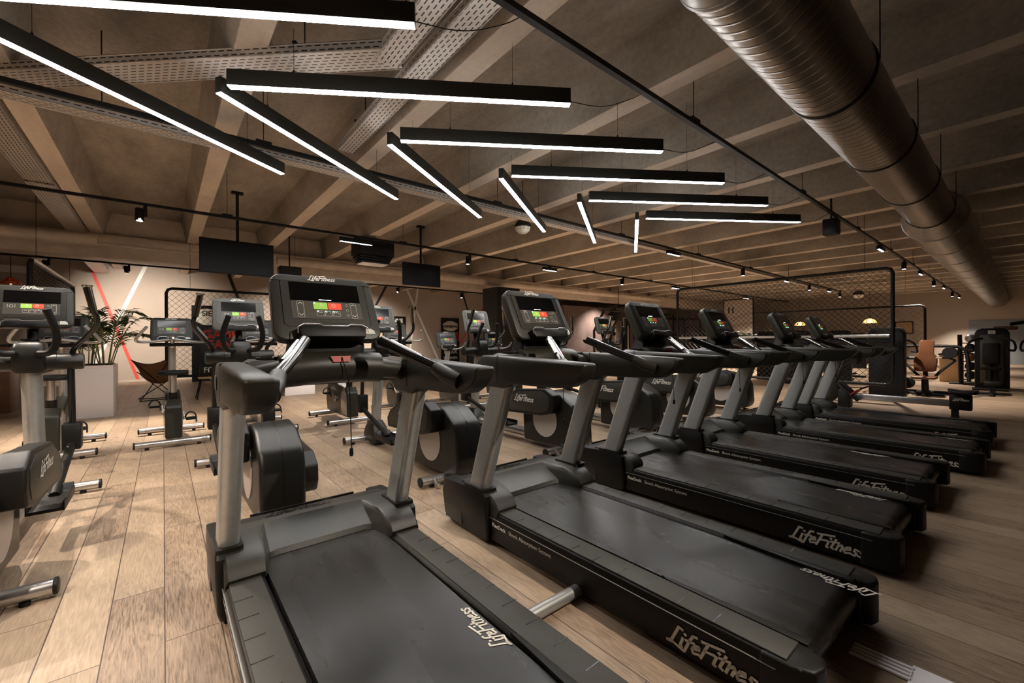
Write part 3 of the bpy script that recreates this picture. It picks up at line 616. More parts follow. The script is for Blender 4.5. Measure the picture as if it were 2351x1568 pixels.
mb = MB(); mb.box(8.30, 9.25, 10.8, 11.6, 0, 2.95); struct(mb.build('trim_3', M['blk']))
mb = MB(); mb.box(15.2, 22.5, 14.4, 14.6, 0, 2.95); struct(mb.build('wall_partition', M['mauve']))
mb = MB(); mb.box(XW-.03, XW, -.8, 1.75, 0, 2.05, .005); mb.box(XW-.04, XW-.03, .45, .47, 0, 2.05); struct(mb.build('door_1', M['glasspan']))
# painted stripes on the back wall
def stripe(u0, u1, wd, mt, label):
    a, b = Vector(u0), Vector(u1); d = (b-a).normalized(); q = Vector((-d.y, d.x))*wd/2; mb = MB()
    mb.prism([tuple(a-q), tuple(b-q), tuple(b+q), tuple(a+q)], 'y', YW-.006, YW-.0005); o = mb.build('painted_stripe', M[mt]); tag(o, label, 'wall stripe')
for s in STRIPES: stripe(*s)

# ------------------------------------------------------------------ LED bars in chevrons
def ledbar(a, b, label, grp):
    a, b = Vector(a), Vector(b); c = (a+b)/2; d = b-a; L_ = d.length; rz = atan2(d.y, d.x)
    t = thing('led_bar_light', label, 'ceiling light', (c.x, c.y, 3.0), rz, grp); hw = .027
    mb = MB(); mb.box(-L_/2, L_/2, -hw, hw, .006, .120, .002); mb.build('housing', M['ledbody'], t)
    mb = MB(); mb.box(-L_/2+.004, L_/2-.004, -hw+.003, hw-.003, 0, .007); mb.build('diffuser', M['led'], t)
    for q in (-.32, .32):
        wx = c.x+q*d.x; top = .445 if min(abs(wx-b_) for b_ in BX) < .22 else .915
        mb = MB(); mb.tube([(q*L_, 0, .115), (q*L_, 0, top)], .0016, 5); mb.lathe([(.008, .12), (.008, .137), (.003, .152), (0, .152)], (q*L_, 0, 0), 8); mb.build('suspension_wire', M['blk'], t)
    return t
near = ['nearest, cut by the picture edge', 'second from the camera', 'third from the camera', 'fourth from the camera', 'fifth from the camera', 'farthest and smallest']
for i in range(-1, 5):
    x = .36+1.294*i
    ledbar((x+.005, 3.575, 0), (x+2.055, 2.215, 0), 'black hanging bar light, right arm of its chevron, '+near[i+1], 'right arms of the hanging chevron lights')
    ledbar((x-.045, 3.70, 0), (x+1.935, 5.07, 0), 'black hanging bar light, left arm of its chevron, '+near[i+1], 'left arms of the hanging chevron lights')
    mb = MB(); a = Vector((x+2.07, 2.24, 3.05)); mb.tube(smooth([a, a+Vector((.25, -.12, -.02)), a+Vector((.5, -.2, .1)), Vector((x+2.65, 1.97, 3.2))], 2), .0035, 5)
    tag(mb.build('power_cable', M['blk']), 'thin black cable sagging from right arm light to track, '+near[i+1].replace(', cut by the top edge of the picture', ''), 'cable', 'sagging power cables')

# ------------------------------------------------------------------ lighting tracks and their lamps
def track(y, z, x0, x1, label, rods=3.0):
    t = thing('lighting_track', label, 'lighting track', (x0, y, z))
    mb = MB(); mb.box(0, x1-x0, -.022, .022, -.018, .022); mb.build('rail', M['blk'], t)
    x = .8
    while x < x1-x0:
        mb = MB(); mb.tube([(x, 0, .02), (x, 0, 3.93-z)], .004, 5); mb.box(x-.07, x+.07, -.03, .03, .018, .045); mb.build('hanger', M['blk'], t); x += rods
def tspot(x, y, z, label, grp, tilt=(0, 0), on=True):
    t = thing('track_spotlight', label, 'spotlight', (x, y, z-.018), group=grp)
    mb = MB(); mb.box(.03, .075, -.02, .02, -.16, 0, .003); mb.build('adapter', M['blk'], t)
    D = Vector((tilt[0], tilt[1], -1)).normalized(); P = Vector((-.012, 0, -.045)); Q = P+D*.18
    mb = MB(); mb.tube([P, P+D*.01, Q], [.043, .05, .05], 18); mb.tube([(.05, 0, -.08), P+D*.05], .008, 6); h = mb.build('lamp_head', M['blk'], t, ang=50)
    mb = MB(); mb.tube([Q-D*.004, Q+D*.002], .036, 18); mb.build('lens', M['lens'], h)
    return t
def tlin(x, y, z, label, grp, L_=.45):
    t = thing('track_linear_light', label, 'linear lamp', (x, y, z-.018), group=grp)
    mb = MB(); mb.box(-L_/2, L_/2, -.034, .034, -.105, -.028, .003); mb.box(-.05, .05, -.018, .018, -.03, 0); h = mb.build('lamp_body', M['blk'], t)
    mb = MB(); mb.box(-L_/2+.01, L_/2-.01, -.018, .018, -.109, -.104); mb.build('lens', M['lens'], h)
TZ = 3.2
track(1.95, TZ, -3, XW-1, 'thick black lighting track running overhead to the right beside the duct')
track(4.93, TZ, -6, 22, 'black lighting track running along the edge of the perforated cable tray')
track(8.1, TZ, -6, 26, 'black lighting track passing in front of the hanging televisions')
track(14.5, TZ, -6, 14, 'thin black lighting track near the striped back wall')
GA, GB, GC = 'lamps on the track beside the duct', 'lamps on the track over the exercise bikes', 'lamps on the track along the cable tray'
tspot(-.24, 8.1, TZ, 'black cylinder spotlight hanging above the first exercise bikes, left of the big television', GB)
tlin(2.85, 8.1, TZ, 'long slim black linear lamp with a blue white strip between the two televisions', GB, .62)
tspot(5.39, 8.1, TZ, 'black cylinder spotlight just right of the small television', GB)
tlin(8.0, 8.1, TZ, 'black linear lamp above the dark pillar and the second treadmill console', GB, .5)
tspot(11.2, 8.1, TZ, 'black cylinder spotlight left of the large mesh panel', GB)
tlin(14.4, 8.1, TZ, 'small linear lamp seen through the left end of the large mesh panel', GB, .5)
tlin(20.5, 8.1, TZ, 'tiny linear lamp above the wall picture, seen through the mesh', GB, .5)
tlin(8.69, 5.0-.07, TZ, 'bright linear lamp under the cable tray beyond the last chevron light', GC, .5)
tspot(12.3, 4.93, TZ, 'black spotlight on the cable tray track above the mesh panel', GC)
tlin(15.6, 4.93, TZ, 'first linear lamp of the tray track seen through the mesh', GC, .4)
tspot(17.9, 4.93, TZ, 'second lamp of the tray track seen through the mesh, a black cylinder', GC)
tlin(20.3, 4.93, TZ, 'third lamp of the tray track seen through the mesh, a bright bar', GC, .4)
tspot(21.8, 4.93, TZ, 'last and farthest cylinder spotlight of the tray track', GC)
nm = ['first lamp after the black speaker, glaring bright bar', 'second, black cylinder', 'third, small bright bar', 'fourth, black cylinder', 'fifth, small bright bar', 'sixth, black cylinder', 'last, at the far wall, bright bar']
for i, x in enumerate((11.75, 14.45, 17.1, 19.9, 22.6, 25.5, 28.4)):
    (tlin if i % 2 == 0 else tspot)(x, 1.95, TZ, 'lamp on the track beside the duct, '+nm[i], GA)
tspot(-.71, 14.5, TZ, 'black spotlight turned toward the striped wall above the palm', 'lamps near the back wall', tilt=(.15, 1.2))
tspot(6.57, 14.5, TZ, 'black spotlight near the back wall, left one of two beside the crossing stripes', 'lamps near the back wall', tilt=(.6, .5))
tspot(9.33, 14.5, TZ, 'black spotlight near the back wall, right one above the sunbathing banner', 'lamps near the back wall')
tspot(-2.1, 14.5, TZ, 'black spotlight at the left picture edge beyond the mesh', 'lamps near the back wall')

# ------------------------------------------------------------------ cable trays, pipes, duct
def tray(a, b, wd, z, mt, label):
    a, b = Vector(a), Vector(b); c = (a+b)/2; d = b-a; L_ = d.length; rz = atan2(d.y, d.x)
    t = thing('cable_tray', label, 'cable tray', (c.x, c.y, z), rz)
    mb = MB(); mb.box(-L_/2, L_/2, -wd/2, wd/2, 0, .004); mb.box(-L_/2, L_/2, -wd/2, -wd/2+.003, 0, .06); mb.box(-L_/2, L_/2, wd/2-.003, wd/2, 0, .06)
    mb.build('perforated_channel', M['trayX'], t)
    mb = MB()
    for s in (-1, 1): mb.tube([(-L_/2, s*wd/2, .062), (L_/2, s*wd/2, .062)], .006, 6); mb.tube([(-L_/2, s*(wd/2-.004), .0), (L_/2, s*(wd/2-.004), .0)], .006, 6)
    mb.build('rolled_edge', M['trayp'], t)
    for q in (-.35, .35):
        mb = MB(); mb.tube([(q*L_, 0, .0), (q*L_, 0, 3.93-z)], .005, 6); mb.box(q*L_-.015, q*L_+.015, -wd/2-.02, wd/2+.02, .063, .078); mb.build('hanger_rod', M['blk'], t)
tray((-2.2, 6.55), (1.42, 3.10), .26, 3.40, '', 'perforated metal cable tray crossing diagonally at the upper left')
tray((1.37, .8), (1.37, 3.2), .19, 3.39, '', 'wide perforated cable tray at the top, left one of the parallel pair')
tray((1.64, .8), (1.64, 5.0), .19, 3.40, '', 'perforated cable tray right of its twin, running down behind the chevron lights')
tray((-4, 5.11), (20, 5.11), .16, 3.16, '', 'long narrow cable tray running away to the right under the black track')
tray((-1.30, 6.0), (-1.30, 8.6), .28, 3.42, '', 'cable tray at the left edge dropping toward the back wall, near section')
tray((-1.30, 8.62), (-1.30, 12.0), .28, 3.40, '', 'cable tray at the left edge dropping toward the back wall, middle section')
tray((-1.35, 12.8), (-1.35, 16.9), .30, 3.22, '', 'short cable tray ending above the striped wall')
def pipe(pts, r, label, mt='pipe', n=14):
    mb = MB(); mb.tube(pts, r, n)
    if r > .1:
        for k in range(1, int(abs(pts[1][0]-pts[0][0])/3)+1): xx = min(pts[0][0], pts[1][0])+3*k-1.2; mb.tube([(xx, pts[0][1], pts[0][2]), (xx, pts[0][1], 3.92)], .006, 5); mb.lathe([(r+.004, -.02), (r+.006, 0), (r+.004, .02)], (xx, pts[0][1], pts[0][2]), 16, 'x')
    return tag(mb.build('pipe', M[mt]), label, 'pipe')
pipe([(-6, 11.6, 3.22), (-.98, 11.6, 3.22)], .115, 'fat pale pipe at the upper left ending with a cap')
pipe([(2.15, 11.6, 3.2), (19, 11.6, 3.2)], .105, 'long fat pale pipe running behind the televisions')
pipe([(-.98, 11.6, 3.16), (1.9, 11.6, 3.14)], .022, 'thin dark pipe joining the two fat pipes')
pipe([(10.85, 4.9, 3.41), (10.85, -1.5, 3.41)], .03, 'thin pale pipe under the ceiling beside a rib, crossing above the duct')
pipe([(17.3, 4.0, 3.40), (17.3, -1, 3.40)], .04, 'bright thin pipe under the far ceiling')
DY, DZ = .85, 2.99
t = thing('spiral_duct', 'big round spiral metal air duct running to the far wall at the upper right', 'air duct', (0, DY, DZ))
mb = MB(); mb.tube([(-1, 0, 0), (1.62, 0, 0)], .165, 40); mb.build('duct_section', M['duct'], t)
mb = MB(); mb.tube([(1.62, 0, 0), (1.66, 0, 0), (1.97, 0, 0), (2.0, 0, 0)], [.167, .169, .252, .252], 48); o = mb.build('duct_reducer', M['trayp'], t, ang=20)
mb = MB(); mb.tube([(2.0, 0, 0), (8.2, 0, 0)], .25, 56); mb.build('duct_section', M['duct'], t)
mb = MB(); mb.tube([(8.2, 0, 0), (8.75, 0, 0)], [.25, .36], 48); mb.build('duct_reducer', M['trayp'], t)
mb = MB(); mb.tube([(8.75, 0, 0), (29.9, 0, 0)], .36, 56); mb.build('duct_section', M['duct'], t)
for x in (.9, 1.62, 2.0, 3.55, 5.05, 6.6, 8.2, 8.75, 10.3, 11.8, 13.3, 14.8, 16.3, 17.8, 20, 23):
    r = .17 if x < 2 else (.256 if x < 8.5 else .366)
    mb = MB(); mb.lathe([(r-.004, -.02), (r, -.018), (r+.004, -.004), (r+.004, .004), (r, .018), (r-.004, .02)], (x, 0, 0), 48, 'x'); mb.build('joint_band', M['blk'] if x > 3 and x < 8.4 else M['trayp'], t)
for x in (3.55, 5.05, 6.6, 8.2):
    for s in (-1, 1): mb = MB(); mb.tube([(x, s*.262, 0), (x, s*.262, .93)], .004, 5); mb.build('hanger_rod', M['blk'], t)

# ------------------------------------------------------------------ ceiling mounted devices
def tv(cx, y, cz, w_, h_, label):
    t = thing('television', label, 'television', (cx, y, cz)); mb = MB(); mb.box(-w_/2, w_/2, 0, .045, -h_/2, h_/2, .004); mb.build('cabinet', M['blk'], t)
    mb = MB(); mb.box(-w_/2+.012, w_/2-.012, -.003, .001, -h_/2+.018, h_/2-.012); mb.build('screen', M['tv'], t)
    mb = MB(); mb.tube([(0, .07, 0), (0, .07, 3.93-cz)], .025, 10); mb.box(-.2, .2, .045, .07, -.15, .15); mb.box(-.09, .09, .02, .12, 3.88-cz, 3.92-cz); mb.build('ceiling_mount', M['blk'], t)
tv(1.05, 9.0, 2.72, 1.13, .60, 'large black television hanging from the ceiling at the left')
tv(4.70, 9.0, 2.76, .97, .52, 'smaller black television hanging in the middle, right of the ceiling speaker box')
def cab(x, y, z, w_, d_, h_, label, name='loudspeaker', cat='speaker'):
    t = thing(name, label, cat, (x, y, z)); mb = MB(); mb.box(-w_/2, w_/2, -d_/2, d_/2, -h_/2, h_/2, .015); mb.build('cabinet', M['blk'], t)
    mb = MB(); mb.box(-w_/2+.02, w_/2-.02, -d_/2-.004, -d_/2+.002, -h_/2+.02, h_/2-.02); mb.build('grille', M['ledbody'], t)
    mb = MB(); mb.tube([(0, 0, h_/2), (0, 0, 3.9-z)], .015, 8); mb.build('ceiling_bracket', M['blk'], t); return t
cab(2.3, 11.0, 2.83, .46, .3, .26, 'small black box speaker behind the top of the first treadmill console')
cab(15.6, 11.5, 2.35, .75, .4, .55, 'black box speaker hanging in front of the mauve wall')
t = cab(8.45, 2.02, 3.03, .2, .2, .26, 'black wedge speaker clamped to the track right of the last chevron light')
# projector box with louvred lamp
t = thing('ceiling_projector', 'black boxed ceiling unit with white underside beside the slim linear lamp', 'projector', (3.5, 9.0, 3.05))
mb = MB(); mb.box(-.36, .40, -.25, .25, -.02, .30, .01); mb.build('housing', M['blk'], t)
mb = MB()
for k in range(3): mb.box(-.34+.02*k, .36-.02*k, -.24+.02*k, .24-.02*k, -.07-.05*k, -.03-.05*k, .006)
mb.build('louvre', M['blk'], t)
mb = MB(); mb.box(-.27, .29, -.17, .17, -.185, -.172); mb.build('underside_panel', M['whitepaint'], t)
mb = MB(); mb.tube([(0, 0, .3), (0, 0, .85)], .02, 8); mb.build('ceiling_bracket', M['blk'], t)
def dome(x, y, z, r, label, top=3.92):
    t = thing('dome_lamp', label, 'ceiling lamp', (x, y, z)); mb = MB(); mb.lathe([(0, -r*.8), (r*.5, -r*.7), (r*.85, -r*.4), (r, 0)], n=28); mb.build('frosted_bowl', M['dome'], t)
    mb = MB(); mb.lathe([(r, 0), (r*1.02, .02), (r*.95, r*.5), (r*.6, r*.9), (0, r)], n=28); mb.build('cap', M['ledbody'], t)
    for k in range(12):
        a = k*pi/6; mb = MB(); mb.tube([(r*1.03*cos(a), r*1.03*sin(a), r*.35), (r*1.06*cos(a), r*1.06*sin(a), 0), (r*.9*cos(a), r*.9*sin(a), -r*.4)], .003, 4); mb.build('guard_wire', M['ledbody'], t)
    mb = MB(); mb.tube([(0, 0, r), (0, 0, top-z)], .006, 6); mb.build('rod', M['blk'], t)
dome(4.72, 5.42, 3.12, .135, 'domed glass ceiling lamp with wire guard behind the fourth chevron light')
dome(24, 4.75, 3.17, .2, 'distant domed ceiling lamp seen through the mesh panel')

# ------------------------------------------------------------------ hanging mesh panels
def netpanel(L_, H_, loc, rz, label, cell=.085, r=.022, wr=.0022, top=3.92, slant=None, chains=True):
    t = thing('mesh_panel', label, 'mesh panel', loc, rz)
    c = .10; pts = [(c, 0, 0), (L_-c, 0, 0), (L_-c*.3, 0, c*.3), (L_, 0, c), (L_, 0, H_-c), (L_-c*.3, 0, H_-c*.3), (L_-c, 0, H_), (c, 0, H_), (c*.3, 0, H_-c*.3), (0, 0, H_-c), (0, 0, c), (c*.3, 0, c*.3), (c, 0, 0)]
    mb = MB(); mb.tube(pts, r, 12, cap=False, up=(0, 1, 0)); mb.build('frame', M['blk'], t)
    mb = MB(); w_ = cell*1.5; n = int((L_+H_)/w_)+1
    for sgn in (1, -1):
        for k in range(n+1):
            a = k*w_
            # line x + z*... diag with slope
            x0, z0 = (a, 0) if a <= L_ else (L_, a-L_); x1, z1 = (0, a) if a <= H_ else (a-H_, H_)
            if (x0-x1) < .02: continue
            if sgn < 0: x0, x1 = L_-x0, L_-x1
            mb.tube([(x0, sgn*.001, z0), (x1, sgn*.001, z1)], wr, 3, cap=False)
    mb.build('netting', M['nete'], t, merge=False)
    if chains:
        for x in (.42, L_-.42):
            mb = MB(); z = H_; k = 0
            while z < top-loc[2] and k < 160:
                a = (.006, 0) if k % 2 else (0, .006)
                mb.tube([(x-a[0], -a[1], z+.004), (x-a[0], -a[1], z+.026), (x+a[0], a[1], z+.026), (x+a[0], a[1], z+.004), (x-a[0], -a[1], z+.004)], .0022, 4, cap=False); z += .024; k += 1
            mb.build('chain', M['blk'], t)
    return t
NP = netpanel(4.4, 2.26, (10.8, 1.62, .31), pi/2, 'large black framed netting panel hanging beyond the row of treadmills', .075, .032, .0045)
for z_, r_, m_ in ((.945, .032, 'silver'), (.85, .032, 'blk')): mb = MB(); mb.tube([(.05, 0, z_), (4.35, 0, z_)], r_, 10); mb.build('mid_rail', M[m_], NP)
netpanel(3.0, 1.95, (.06, 12.0, .45), 0, 'black framed netting panel hanging before the striped wall near the brown chair', .085, .03, .004)
t = netpanel(3.9, 1.7, (-1.52, 9.4, .75), pi/2, 'netting panel with black corner post seen edge on at the left', .07, .035, .0035)
mb = MB(); mb.tube([(.08, -.045, 1.70), (3.82, -.045, 1.70)], .022, 10); mb.build('top_bar_glint', M['whitepaint'], t)  # added white tube, paints the glint along the frame's top bar
netpanel(4.6, 1.55, (17.0, 1.85, .62), pi/2, 'smaller far netting panel near the right wall', .11, .03, .003)
# ------------------------------------------------------------------ rows of cardio machines
G1 = 'treadmills in a row from front to back'
TX = [.620, 1.905, 3.22, 4.50, 5.85, 7.22]; TYO = [.14, 0, 0, 0, -.17, -.17]
TL = ['black treadmill nearest the camera, its wide console facing us at left centre', 'black treadmill second from the camera, white script on its side skirt at the bottom edge',
      'black treadmill third from the camera, between the second and fourth decks', 'black treadmill fourth from the camera',
      'black treadmill fifth from the camera, set back toward the right', 'black treadmill farthest from the camera, beside the rowing machine']
bl = [.95, .37, .55, .75, .5, .6]
t0 = treadmill((TX[0], TYO[0]), TL[0], G1)
for k in t0.children:
    if k.name.startswith('running_belt'):
        for q in k.children: q.location.y = bl[0]-1.4
for i in range(1, 6):
    c = copytree(t0, (TX[i], 1.4+TYO[i], 0), TL[i])
    for k in c.children:
        if k.name.startswith('running_belt'):
            for q in k.children: q.location.y = bl[i]+.0-1.4
G2 = 'elliptical cross trainers behind the treadmills'
EX = [(-.74, -.2), (.57, 0), (1.95, 0), (3.36, 0), (4.76, 0), (6.16, 0), (7.56, 0)]
EL = ['cross trainer cut by the left picture edge, with dark console and curved handles', 'cross trainer seen between the upright bike and the first treadmill console', 'cross trainer whose silver base tube shows through the first treadmill arms',
      'cross trainer with pale disc visible between the first and second treadmills', 'cross trainer visible between the second treadmill uprights', 'cross trainer with bluish console left of the third treadmill console', 'cross trainer farthest away, its pale disc behind the fourth treadmill uprights']
e0 = elliptical((EX[0][0], EX[0][1]), EL[0], G2, -1)
e1 = elliptical((EX[1][0], 0), EL[1], G2, 1)
for i in range(2, 7): copytree(e1, (EX[i][0], 4.0, 0), EL[i])
G3 = 'upright exercise bikes'
b0 = bike((.09, 0), 'upright exercise bike in full view with saddle and pedals on the lit floor', G3)
for x, l in ((-.89, 'upright exercise bike mostly hidden behind the leftmost cross trainer'), (1.05, 'upright exercise bike behind the first treadmill, left of its console'), (2.13, 'upright exercise bike whose grey housing shows under the first treadmill crossbar'), (3.15, 'upright exercise bike with curved handlebar right of the first treadmill console')):
    copytree(b0, (x, 6.75, 0), l)
r0 = bike((4.20, 0), 'recumbent exercise bike in front of the sunbathing banner', 'recumbent exercise bikes', True)
copytree(r0, (5.33, 6.75, 0), 'recumbent exercise bike just left of the dark pillar')

# ------------------------------------------------------------------ rowing machine
t = thing('rowing_machine', 'rowing machine with silver rail behind the last treadmill', 'rowing machine', (9.2, 1.3, 0))
mb = MB(); mb.box(-.035, .035, -.75, .62, .17, .27, .012); mb.build('rail', M['tube'], t)
mb = MB(); mb.box(-.06, .06, -.80, -.56, .13, .36, .02); hb = mb.build('seat_carriage', M['blackpl'], t)
wordmark('wordmark', M['white'], hb, (-.061, -.60, .27), (0, -1, 0), (0, 0, 1), .035)
mb = MB(); R_ = []
for y, hw, z in ((-.86, .09, .40), (-.83, .16, .40), (-.70, .17, .385), (-.58, .13, .40), (-.55, .08, .41)): R_.append([(q[0], y, q[1]) for q in rrect(-hw, hw, z-.02, z+.03, .015, 2)])
mb.loft(R_); mb.build('seat', M['blackpl'], t)
mb = MB(); mb.box(-.62, .1, -.66, -.58, .0, .035, .006); mb.box(-.03, .03, -.66, -.58, .02, .18); mb.build('rear_leg', M['blk'], t)
mb = MB(); mb.box(-.62, .35, .86, .94, .0, .035, .006); mb.box(-.09, .09, .62, .80, .02, .33, .02); mb.build('front_leg', M['blackpl'], t)
mb = MB(); mb.lathe([(0, -.06), (.20, -.06), (.24, -.03), (.24, .03), (.20, .06), (0, .06)], (0, 1.02, .30), 28, 'x'); mb.build('flywheel_cage', M['softpl'], t)
mb = MB(); mb.tube([(0, .90, .30), (0, .74, .70), (0, .60, .82)], .02, 8); mb.box(-.13, .13, .50, .54, .76, .96, .01); mb.build('monitor_arm', M['blackpl'], t)
for s in (-1, 1):
    mb = MB(); mb.prism([(.52, .14), (.80, .42), (.78, .45), (.49, .17)], 'x', s*.12-.05, s*.12+.05, .006); f = mb.build('foot_plate', M['blk'], t)
    mb = MB(); mb.tube([(s*.12-.06, .60, .25)]+[(s*.12+.065*cos(a), .60-.08*sin(a), .25+.08*sin(a)) for a in [radians(180-20*k) for k in range(1, 9)]]+[(s*.12+.06, .60, .25)], .013, 6, sx=2); mb.build('foot_strap', M['redclip'], f)
mb = MB(); mb.tube([(-.25, .45, .37), (.25, .45, .37)], .015, 8); mb.tube([(0, .45, .37), (0, .95, .34)], .006, 6); mb.build('pull_handle', M['blk'], t)

# ------------------------------------------------------------------ strength machines
def pulley(mb, c, r=.05): mb.lathe([(0, -.012), (r, -.012), (r*.85, 0), (r, .012), (0, .012)], c, 20, 'y')
def stack(loc, rz, label, H=1.42, W_=.55, seat='blk', grp='dark weight stack machines beyond the treadmills'):
    t = thing('weight_stack_machine', label, 'weight machine', loc, rz, grp)
    mb = MB(); R_ = []
    pts = [(-W_/2, 0), (-W_/2, H-.12), (-W_/2+.04, H-.03), (-W_/2+.12, H), (W_/2-.12, H), (W_/2-.04, H-.03), (W_/2, H-.12), (W_/2, 0)]
    for y, k in ((-.15, .97), (-.13, 1), (.13, 1), (.15, .97)): R_.append([(x*k, y, z*(k if z > .5 else 1)) for x, z in pts])
    mb.loft(R_); sh = mb.build('stack_shroud', M['blackpl'], t, ang=30)
    mb = MB(); mb.box(-W_/2+.09, W_/2-.09, -.158, -.148, .12, H-.16, .004); mb.build('shroud_window', M['keypad'], sh)
    mb = MB()
    for k in range(12): mb.box(-.10, .10, -.166, -.157, .16+.042*k, .195+.042*k)
    mb.build('weight_plates', M['softpl'], sh, ang=20)
    mb = MB(); mb.box(-.06, .06, -.17, -.157, H-.14, H-.05); mb.build('instruction_placard', M['sticker'], sh)
    mb = MB(); mb.tube([(0, -.15, .12), (0, -.95, .12)], .035, 8); mb.tube([(-.28, -.95, .035), (.28, -.95, .035)], .03, 8); mb.tube([(0, -.62, .12), (0, -.60, .46)], .03, 8); mb.tube([(0, -.45, .12), (0, -.36, .95)], .03, 8); mb.build('frame', M['blk'], t)
    mb = MB(); mb.box(-.17, .17, -.82, -.46, .46, .52, .025, 3); mb.build('seat', M[seat], t)
    mb = MB(); mb.prism([(-.46, .58), (-.39, .57), (-.31, 1.08), (-.38, 1.10)], 'x', -.14, .14, .03, 3); mb.build('back_pad', M[seat], t)
    for s in (-1, 1):
        mb = MB(); mb.tube(smooth([(s*.15, -.2, 1.2), (s*.34, -.35, 1.15), (s*.38, -.6, 1.0), (s*.36, -.8, .92)], 1), .022, 8); mb.tube([(s*.36, -.8, .92), (s*.26, -.84, .93)], .025, 8); mb.build('press_arm', M['blk'], t)
    mb = MB(); pulley(mb, (0, -.19, H-.18)); mb.build('pulley', M['softpl'], t)
    return t
s0 = stack((11.6, 1.83, 0), pi/2, 'tall dark weight tower standing behind the end post of the large netting panel', 1.44, .56)
def st(loc, rz, label): return copytree(s0, loc, label, rz)
st((14.0, 4.9, 0), pi/2, 'dark weight machine between the fourth and fifth treadmill consoles')
st((14.5, 3.3, 0), pi*.55, 'dark weight machine under the right end of the netting, left one of two')
st((15.9, 3.7, 0), pi*.4, 'dark weight machine just left of the tall tower')
st((13.2, 3.9, 0), pi*.5, 'dark weight machine low behind the fifth treadmill uprights')
st((15.5, .52, 0), -pi*.5, 'dark weight machine at the right edge with greenish shroud')
st((15.5, -.30, 0), -pi*.5, 'dark weight machine cut by the right picture edge')
st((19.0, 6.5, 0), pi*.3, 'distant weight machine seen through the middle of the netting')
st((22.0, 4.4, 0), pi*.6, 'distant weight machine seen left of the hanging wicker lamp')
# plate loaded press with tan pads
t = thing('shoulder_press_machine', 'strength machine with tan leather seat and tall back pad, right of the dark tower', 'weight machine', (12.6, 1.35, 0))
mb = MB(); mb.box(-.52, -.14, -.19, .19, .36, .42, .025, 3); mb.build('seat', M['tan'], t)
mb = MB(); R_ = []
for z, hw in ((.56, .10), (.58, .15), (.75, .16), (.84, .15), (.90, .105), (1.13, .10), (1.16, .07)):
    yc = .02-.06*(z-.56); R_.append([(p[1]-.08, yc+p[0]*1.15, .50+(z-.56)*1.12) for p in rrect(-hw, hw, -.035, .035, .02, 3)])
mb.loft(R_); mb.build('back_pad', M['tan'], t, ang=60)
mb = MB(); mb.tube(smooth([(.3, .45, 1.04), (.3, -.30, 1.04), (.3, -.50, 1.02), (.3, -.58, .90), (.3, -.60, .3)], 2), .032, 10); mb.tube([(.3, .45, 1.04), (.3, .45, .05)], .032, 10); mb.build('main_frame', M['blk'], t)
mb = MB(); mb.tube([(.3, .45, .04), (.3, -.62, .04)], .035, 8); mb.tube([(.3, 0, .04), (-.5, 0, .04)], .035, 8); mb.tube([(0, .0, .04), (-.06, .02, .62)], .04, 8); mb.tube([(-.3, 0, .05), (-.3, 0, .37)], .05, 8); mb.tube([(-.3, .2, .04), (-.3, -.3, .04)], .03, 8); mb.build('base_frame', M['blk'], t)
for s in (-1, 1):
    mb = MB(); mb.tube([(.05, s*.42, .75), (-.05, s*.2+.0, .50), (.1, s*.1, .35)], .028, 8); mb.tube([(.05, s*.42, .75), (-.15, s*.34, .80), (-.2, s*.24, .80)], .02, 8); mb.build('lever_arm', M['blk'], t)
    mb = MB(); mb.tube([(-.2, s*.25, .80), (-.2, s*.16, .80)], .018, 8); mb.build('hand_grip', M['tube'], t)
    for q in range(2): mb = MB(); mb.lathe([(0, -.02), (.11, -.02), (.12, -.01), (.12, .01), (.11, .02), (0, .02)], (.22+.06*q, s*(.33), .90 if s < 0 else .22), 24, 'x'); mb.build('weight_plate', M['blk'], t)
# dumbbell tower and stand at the right
t = thing('medicine_ball_rack', 'tilted stand holding dark and tan balls before the grey door', 'ball rack', (16.1, 1.0, 0))
mb = MB(); mb.tube([(0, .08, 0), (0, .10, 1.30)], .045, 8); mb.tube([(0, -.28, .02), (0, .3, .02)], .03, 8); mb.tube([(-.2, .0, .02), (.2, .0, .02)], .03, 8); mb.build('post', M['blk'], t)
for k, (z, mt) in enumerate(((1.20, 'silver'), (.95, 'blk'), (.72, 'tan'), (.48, 'blk'), (.25, 'blk'))):
    mb = MB(); mb.tube([(0, .1, z-.12), (0, -.10, z-.12)], .015, 6); mb.build('shelf_arm', M['blk'], t)
    mb = MB(); r = .11; mb.lathe([(r*sin(a), -r*cos(a)) for a in [pi*j/12 for j in range(13)]], (0, -.08, z), 20); b = mb.build('medicine_ball', M[mt]); b.location = (16.1, .985, 0)
    tag(b, ['silver ball at the top of the ball stand', 'black ball second from the top of the ball stand', 'tan ball in the middle of the ball stand', 'black ball second from the bottom of the ball stand', 'lowest black ball of the ball stand'][k], 'ball', 'balls on the stand')
